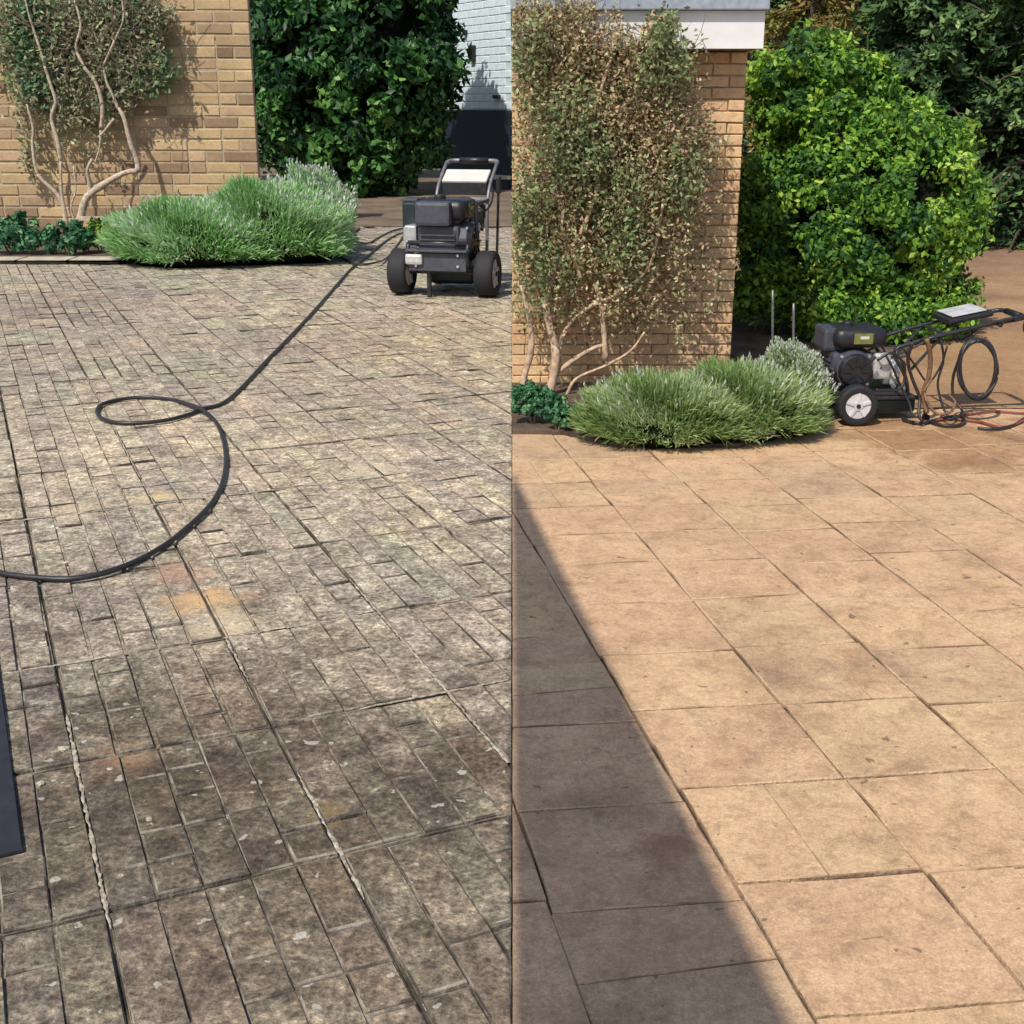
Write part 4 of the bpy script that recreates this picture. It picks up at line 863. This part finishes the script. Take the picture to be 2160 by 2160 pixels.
# ------------------------------------------------------------------ pressure washers
def ring_pts(c, rx, rz, n=20, turns=1.0, wob=.0, ax='y', pitch=0):
    out = []
    for i in range(int(n*turns)+1):
        a = i/n*2*math.pi; k = 1+wob*math.sin(a*2.3+i*.1)
        out.append(Vector(c)+Vector((math.cos(a)*rx*k, pitch*i/n, math.sin(a)*rz*k)))
    return out
def make_washer(name, loc, rz, s, label, front=False):
    o = empty(name, loc, rz, s); tag(o, label, 'pressure washer', 'petrol pressure washers on the paving')
    # wheels: axle along y at x=0
    WR, WW, TY = (.128, .11, .25) if front else (.118, .075, .24)
    def tyre(bm, y):
        prof = [(WR*.62, -WW/2*.8), (WR*.86, -WW/2), (WR*.97, -WW/2*.85), (WR, -WW/2*.45), (WR*.985, 0), (WR, WW/2*.45), (WR*.97, WW/2*.85), (WR*.86, WW/2), (WR*.62, WW/2*.8)]
        N_ = 32; rings = []
        for k in range(N_):
            a = 2*math.pi*k/N_; rings.append([bm.verts.new((math.cos(a)*r_*(1 if (k % 2 or i_ not in (3, 5)) else .975), y+q, WR+math.sin(a)*r_*(1 if (k % 2 or i_ not in (3, 5)) else .975))) for i_, (r_, q) in enumerate(prof)])
        for k in range(N_):
            A, B = rings[k], rings[(k+1) % N_]
            for i in range(len(prof)-1): bm.faces.new((A[i], A[i+1], B[i+1], B[i]))
    for sd in (-1, 1):
        y = sd*TY
        wh = part('wheel', lambda bm: tyre(bm, y), M['rubber'], o, True)
        def rim(bm):
            add_cyl(bm, (0, y-WW*.36, WR), (0, y+WW*.36, WR), WR*.64, None, 24)
            add_cyl(bm, (0, y-WW*.44, WR), (0, y+WW*.44, WR), WR*.22, None, 14)
            for k in range(5):
                a = k*2*math.pi/5+.3
                for e in (-1, 1): add_box(bm, (math.cos(a)*WR*.42, y+e*WW*.37, WR+math.sin(a)*WR*.42), (WR*.40, .012, WR*.13), Matrix.Rotation(-a, 3, 'Y'))
        part('rim', rim, M['rim'], wh)
        def nut(bm): [add_cyl(bm, (0, y+e*WW*.44, WR), (0, y+e*WW*.52, WR), WR*.11, None, 8) for e in (-1, 1)]
        part('hub_cap', nut, M['black'], wh)
    part('axle', lambda bm: add_cyl(bm, (0, -TY, WR), (0, TY, WR), .011, None, 10), M['blackm'], o)
    def frame(bm):
        for sd in (-1, 1):
            y = sd*.17
            add_tube(bm, [(-.12, y, .17), (-.05, y, .145), (.15, y, .14), (.36, y, .14), (.42, y, .12), (.44, y, .015)], .013, 8, 4)
            add_tube(bm, [(-.12, y, .17), (-.14, y, .24), (-.12, y, .30)], .013, 8, 3)
        add_cyl(bm, (-.12, -.17, .17), (-.12, .17, .17), .012, None, 8); add_cyl(bm, (.36, -.17, .14), (.36, .17, .14), .012, None, 8); add_cyl(bm, (.15, -.17, .14), (.15, .17, .14), .012, None, 8)
        add_cyl(bm, (-.12, -.17, .30), (-.12, .17, .30), .014, None, 8)
    part('frame', frame, M['blackm'], o, True)
    part('base_plate', lambda bm: add_box(bm, (.10, 0, .165), (.44, .36, .02), None, .006), M['blackm'], o)
    if front: part('front_plate', lambda bm: (add_box(bm, (-.135, 0, .20), (.02, .33, .10), None, .006), add_box(bm, (-.12, 0, .262), (.10, .35, .014), None, .004)), M['gunm'], o)
    for sd in (-1, 1): part('rubber_foot', lambda bm: add_cyl(bm, (.44, sd*.17, 0), (.44, sd*.17, .035), .022, None, 12), M['rubber'], o)
    # engine block
    def eng(bm):
        add_box(bm, (.0, .0, .285), (.24, .24, .22), None, .025)
        add_cyl(bm, (-.0, -.16, .30), (.0, -.10, .30), .105, .115, 24, .008)
        for k in range(6): add_box(bm, (-.0, .0, .22+.025*k), (.27, .20, .008))
    engine = part('engine', eng, M['gunm'], o)
    part('recoil_cover', lambda bm: (add_cyl(bm, (0, -.185, .30), (0, -.155, .30), .085, .10, 20, .005), [add_box(bm, (math.cos(a)*.055, -.19, .30+math.sin(a)*.055), (.05, .006, .010), Matrix.Rotation(-a, 3, 'Y')) for a in [k*math.pi/4 for k in range(8)]]), M['black'], engine)
    part('fuel_tank', lambda bm: add_box(bm, (.035, .0, .475), (.30, .30, .11), None, .04), M['black'], engine, True)
    part('fuel_cap', lambda bm: (add_cyl(bm, (.00, .02, .525), (.00, .02, .552), .034, .032, 16, .004)), M['black'], engine, True)
    part('air_filter', lambda bm: add_box(bm, (-.10, .02, .46), (.13, .20, .13), None, .02), M['gunm'], engine)
    part('warning_label', lambda bm: add_box(bm, (.04, -.1512, .478), (.11, .003, .06), None, .001), M['lime'], engine)
    part('warning_label', lambda bm: add_box(bm, (.045, -.1535, .484), (.05, .003, .016)), M['cream'], engine)
    part('exhaust_guard', lambda bm: (add_box(bm, (.0, .17, .33), (.17, .07, .12), None, .01), [add_box(bm, (-.07+.028*k, .209, .33), (.010, .006, .10)) for k in range(6)]), M['steel'], engine)
    part('spark_lead', lambda bm: add_tube(bm, [(.10, -.08, .40), (.15, -.12, .43), (.19, -.10, .38), (.16, -.13, .30)], .006, 6, 4), M['black'], engine)
    part('starter_grip', lambda bm: add_cyl(bm, (.07, -.20, .36), (.10, -.20, .385), .010, None, 8), M['black'], engine)
    def bolts(bm):
        for (bx_, bz_) in ((-.08, .22), (.08, .22), (-.08, .38), (.08, .38)): add_cyl(bm, (bx_, -.150, bz_), (bx_, -.160, bz_), .009, None, 6)
        for (by_, bz_) in ((-.12, .24), (.12, .24), (-.12, .18), (.12, .18)): add_cyl(bm, (-.146, by_, bz_), (-.156, by_, bz_), .008, None, 6)
    tag(part('bolts', bolts, M['steel'], engine), kind='stuff')
    part('oil_filler', lambda bm: add_cyl(bm, (-.10, -.10, .20), (-.13, -.13, .23), .016, None, 10), M['cream'], engine)
    # pump
    def pump(bm):
        add_cyl(bm, (.12, -.02, .27), (.20, -.02, .27), .065, .06, 20, .006)
        add_box(bm, (.245, -.02, .26), (.10, .15, .12), None, .012)
        for k in (-1, 0, 1): add_cyl(bm, (.245, -.02+k*.045, .315), (.245, -.02+k*.045, .34), .014, None, 8)
        add_cyl(bm, (.25, -.095, .26), (.25, -.14, .26), .016, None, 10)
    pm = part('pump', pump, M['alu'], o, True)
    part('pressure_knob', lambda bm: add_cyl(bm, (.30, -.02, .29), (.345, -.02, .31), .022, .018, 12, .003), M['black'], pm, True)
    part('pump_head', lambda bm: (add_box(bm, (.17, -.10, .315), (.10, .06, .15), None, .015), add_cyl(bm, (.17, -.13, .36), (.17, -.16, .36), .03, None, 14)), M['alu'], pm)
    part('water_filter', lambda bm: (add_cyl(bm, (.31, -.08, .20), (.31, -.08, .13), .028, .022, 14, .003)), M['steel'], pm, True)
    part('detergent_tray', lambda bm: add_box(bm, (.27, 0, .085), (.24, .26, .085), None, .02), M['teal'], o, True)
    if front:
        part('chemical_tank', lambda bm: (add_box(bm, (.10, .205, .40), (.16, .09, .22), None, .015)), M['teal'], o)
        part('tank_lid', lambda bm: (add_box(bm, (.10, .205, .518), (.165, .095, .016), None, .004)), M['gunm'], o)
    # handle
    hz = .695 if front else .575; hx = .62 if front else .90
    def handle(bm):
        for sd in (-1, 1):
            y = sd*.155
            if front: add_tube(bm, [(.36, y, .14), (.37, y, .30), (.38, y, .46), (.44, y, .575), (hx, y, hz)], .010, 8, 4)
            else: add_tube(bm, [(.33, y, .14), (.30, y, .26), (.22, y, .40), (.30, y, .445), (.5, y, .50), (.72, y, .545), (hx, y, hz)], .011, 8, 4)
        y = .155
        add_tube(bm, [(hx, -y, hz), (hx+.05, -y*.9, hz+.01), (hx+.065, -y*.5, hz+.012), (hx+.065, y*.5, hz+.012), (hx+.05, y*.9, hz+.01), (hx, y, hz)], .013, 8, 4)
    part('handle', handle, M['tube'] if front else M['blackm'], o, True)
    part('handle_grip', lambda bm: add_tube(bm, [(hx+.066, -.09, hz+.012), (hx+.066, .09, hz+.012)], .019, 10, 1), M['black'], o, True)
    if not front:
        part('hose_hook', lambda bm: add_tube(bm, [(.80, -.155, .555), (.80, -.21, .55), (.80, -.23, .58)], .007, 6, 3), M['blackm'], o)
        part('hose_hook', lambda bm: add_tube(bm, [(.62, -.155, .53), (.62, -.20, .52), (.62, -.22, .55)], .007, 6, 3), M['blackm'], o)
        part('throttle_cable', lambda bm: (add_tube(bm, [(.74, -.12, .55), (.62, -.14, .47), (.45, -.10, .46), (.28, -.06, .42), (.16, -.05, .42)], .005, 6, 4), add_tube(bm, [(.78, .10, .55), (.6, .05, .50), (.42, .02, .40), (.26, .0, .34)], .006, 6, 4)), M['black'], o)
        part('frame_brace', lambda bm: (add_cyl(bm, (.33, -.155, .30), (.50, -.155, .50), .009, None, 8), add_cyl(bm, (.33, .155, .30), (.50, .155, .50), .009, None, 8), add_cyl(bm, (.5, -.155, .5), (.5, .155, .5), .009, None, 8)), M['blackm'], o)
        part('unloader_valve', lambda bm: (add_cyl(bm, (.29, .02, .32), (.29, .02, .38), .018, .014, 10), add_cyl(bm, (.24, -.10, .22), (.24, -.15, .20), .014, None, 8)), M['steel'], pm)
    if front:
        part('hose_bundle', lambda bm: [add_tube(bm, [Vector((.40+.02*q, math.cos(a_)*.13, .43+math.sin(a_)*.075)) for a_ in [k_*2*math.pi/16 for k_ in range(17)]], .011, 6, 1) for q in range(3)], M['hose'], o, True)
        part('side_guard', lambda bm: (add_cyl(bm, (.05, -.175, .16), (.05, -.175, .50), .010, None, 8), add_cyl(bm, (.05, -.175, .50), (.36, -.165, .50), .010, None, 8)), M['blackm'], o)
        part('throttle_cable', lambda bm: add_tube(bm, [(.52, -.12, .64), (.42, -.18, .54), (.25, -.19, .46), (.10, -.14, .44)], .006, 6, 4), M['black'], o)
        part('crossbar', lambda bm: add_cyl(bm, (.375, -.155, .50), (.375, .155, .50), .014, None, 10), M['steel'], o, True)
        part('gun_holder', lambda bm: add_box(bm, (.39, 0, .405), (.05, .27, .10), None, .02), M['black'], o)
        pnl = part('control_panel', lambda bm: add_box(bm, (.50, 0, .625), (.13, .27, .018), Matrix.Rotation(R(-28), 3, 'Y'), .006), M['cream'], o)
        part('panel_shadow_gap', lambda bm: add_box(bm, (.455, 0, .565), (.02, .27, .085), None, .005), M['black'], o)
        part('lance', lambda bm: (add_cyl(bm, (.42, -.20, .12), (.47, -.20, .55), .008, None, 8), add_box(bm, (.475, -.20, .58), (.04, .028, .10), None, .01)), M['black'], o)
        part('throttle_lever', lambda bm: add_cyl(bm, (-.02, .10, .42), (-.05, .13, .52), .008, .012, 8), M['steel'], o)
        part('drain_cap', lambda bm: add_box(bm, (-.152, .13, .215), (.03, .10, .06), None, .015), M['alu'], o)
        part('stand_leg', lambda bm: add_cyl(bm, (-.10, .06, .16), (-.10, .06, .002), .014, None, 8), M['blackm'], o)
    else:
        def panel(bm):
            rot = Matrix.Rotation(R(-11), 3, 'Y')
            add_box(bm, (.66, 0, .585), (.26, .27, .03), rot, .012)
        pnl = part('control_panel', panel, M['black'], o)
        part('panel_face', lambda bm: add_box(bm, (.655, 0, .609), (.20, .22, .008), Matrix.Rotation(R(-11), 3, 'Y'), .003), M['litep'], pnl)
        part('lance', lambda bm: add_tube(bm, [(.36, -.175, .47), (.6, -.18, .525), (.84, -.185, .585), (.94, -.185, .60)], .009, 8, 3), M['black'], o, True)
        part('spray_gun', lambda bm: (add_box(bm, (.95, -.185, .60), (.14, .028, .035), Matrix.Rotation(R(-12), 3, 'Y'), .01), add_tube(bm, [(1.0, -.185, .60), (1.03, -.185, .56), (1.035, -.185, .50)], .015, 8, 3)), M['black'], o)
        part('trigger_guard', lambda bm: add_tube(bm, [(.95, -.185, .59), (.945, -.185, .53), (.98, -.185, .49), (1.02, -.185, .50)], .005, 6, 3), M['black'], o)
    return o
# dirty side: machine seen from its wheel end
wL = G(937, 627); sL = (222*MPP(wL.y))/(.61)
make_washer('pressure_washer', (wL.x+.0, wL.y+.12, 0), R(77), sL, 'black two wheeled pressure washer facing the viewer on the dirty patio', True)
# clean side: machine seen from its side, wheels to the left
wR_ = G(1797, 897); sR = 370*MPP(wR_.y)/1.0
pwR = make_washer('pressure_washer', (wR_.x, wR_.y+.24*sR, 0), R(4), sR, 'petrol pressure washer seen from its side with hose coiled on its handle', False)

# hoses
def ground_path(px, r, lift=None):
    out = []
    for i, (x, y) in enumerate(px):
        z = r+(lift.get(i, 0) if lift else 0); out.append(G(x, y, z+.004))
    return [p+Vector((random.uniform(-.004, .004), random.uniform(-.006, .006), 0)) for p in out]
HS = .0098
hp = [(862, 488), (835, 496), (805, 515), (775, 540), (740, 568), (700, 612), (650, 668), (600, 722), (560, 762), (520, 806), (490, 836), (462, 853), (430, 862), (400, 874), (355, 886), (300, 892), (250, 891), (215, 883), (203, 869), (215, 853), (255, 842), (310, 838), (360, 843), (400, 852), (430, 866), (455, 892), (471, 930), (476, 975), (468, 1020), (445, 1062), (405, 1105), (350, 1148), (290, 1183), (220, 1208), (150, 1220), (80, 1219), (20, 1211), (-60, 1196), (-160, 1180)]
tag(tube_obj('hose', ground_path(hp, HS, {24: .022, 25: .006, 23: .010}), HS, M['hose'], None, seg=10, n=7), 'long black hose looping once across the dirty patio', 'hose')
hp2 = [(850, 500), (820, 540), (795, 553), (757, 558), (735, 550), (705, 533), (688, 524), (706, 512), (745, 509), (775, 513), (800, 500), (830, 486), (860, 480)]
tag(tube_obj('cable', ground_path(hp2, .010, {2: .03, 3: .03}), .010, M['hose'], None, seg=8, n=6), 'thin black cable looping between the lavender and the machine on dirty side', 'cable')
# coil and strands hanging on the right machine
def wp(x, y, dy=0.0): return D(x, y, wR_.y+dy)
def coil():
    pts = []; 
    for i in range(0, 66):
        a = i/22*2*math.pi+1.4; k = 1+.05*math.sin(i*.7)+.03*(i/22)
        pts.append(wp(2062+38*k*math.cos(a), 778-58*k*math.sin(a), .03+.012*i/22+.01*math.sin(i)))
    return pts
RH = .0085
tag(tube_obj('hose', coil(), RH, M['hose'], None, seg=8, n=2), 'black hose coiled in an upright ring on the handle of the right machine', 'hose')
tag(tube_obj('hose', [wp(2040, 722, .05), wp(2022, 760, .08), wp(2010, 800, .10), wp(2012, 840, .08), wp(2030, 868, .03), wp(2008, 884, -.02), wp(1985, 878, 0)], .0075, M['hose'], None, seg=8, n=6), 'black hose hanging left of the upright ring and trailing on the ground', 'hose')
def strand(pts, r, mat, lb, cat='hose'):
    tag(tube_obj(cat, [wp(*p) for p in pts], r, mat, None, seg=7, n=6), lb, cat)
strand([(1925, 722, .0), (1915, 760, .02), (1925, 800, .03), (1940, 840, .02), (1938, 872, -.02), (1945, 888, -.04)], .0085, M['hose'], 'black hose hanging from the middle of the handle to the ground')
strand([(1955, 715, .0), (1962, 750, .02), (1960, 790, .04), (1948, 830, .05), (1955, 872, .02)], .012, M['rust'], 'rusty brown hose hanging below the control panel')
strand([(1850, 760, -.02), (1880, 745, -.02), (1905, 765, .0), (1908, 800, .02), (1895, 822, 0), (1860, 824, -.03), (1848, 822, -.04)], .007, M['hose'], 'short black hose looping out of the silver pump')
strand([(1985, 718, .02), (1990, 760, .05), (1978, 810, .05), (1990, 860, .02), (2005, 886, -.02)], .006, M['hose'], 'thin black hose hanging just left of the coiled ring')
strand([(1905, 735, .0), (1930, 770, .06), (1958, 806, .06), (1985, 770, .05), (1998, 730, .03)], .005, M['hose'], 'thin black cable swagged beneath the handle', 'cable')
def gp(pts, r, mat, lb, cat='hose'): tag(tube_obj(cat, ground_path(pts, r), r, mat, None, seg=7, n=6), lb, cat)
gp([(1905, 885), (1940, 893), (1975, 886), (2010, 878), (2035, 886), (2020, 897), (1985, 896), (1950, 884)], .008, M['hose'], 'black hose heaped on the ground below the machine handle')
gp([(1950, 890), (2000, 884), (2060, 888), (2110, 900), (2150, 892), (2185, 868), (2230, 850)], .007, M['redhose'], 'red brown hose running off the right edge of the clean patio')
gp([(2000, 880), (2050, 873), (2100, 868), (2160, 872), (2220, 870)], .006, M['redhose'], 'thin red brown hose behind the thicker one at the right edge')
gp([(2060, 902), (2100, 905), (2140, 897), (2170, 876), (2200, 868)], .007, M['hose'], 'black hose end curving up at the right edge of the clean patio')
strand([(1870, 752, -.03), (1885, 780, -.02), (1900, 815, .02), (1918, 850, .0), (1925, 880, -.03)], .006, M['hose'], 'thin black hose falling beside the silver pump to the ground')
strand([(1965, 800, .03), (1950, 830, .02), (1970, 868, -.02), (2000, 872, -.03), (2015, 850, .02), (2000, 830, .04)], .007, M['rust'], 'mud brown hose knotted low between the hanging hoses')
# two pale canes standing in front of the bright bush
for (px, py, lb) in ((1630, 612, 'left of two slim pale stakes behind the whitish lavender'), (1674, 640, 'right and shorter of two slim pale stakes behind the lavender')):
    Y = 7.35; t = D(px, py, Y); bt = D(px-2, 790, Y)
    tag(tube_obj('garden_stake', [(bt.x, Y, .0), ((t.x+bt.x)/2, Y, t.z/2), (t.x, Y, t.z)], .0075, M['tube'], None, seg=8, n=3), lb, 'stake', 'pale garden stakes')
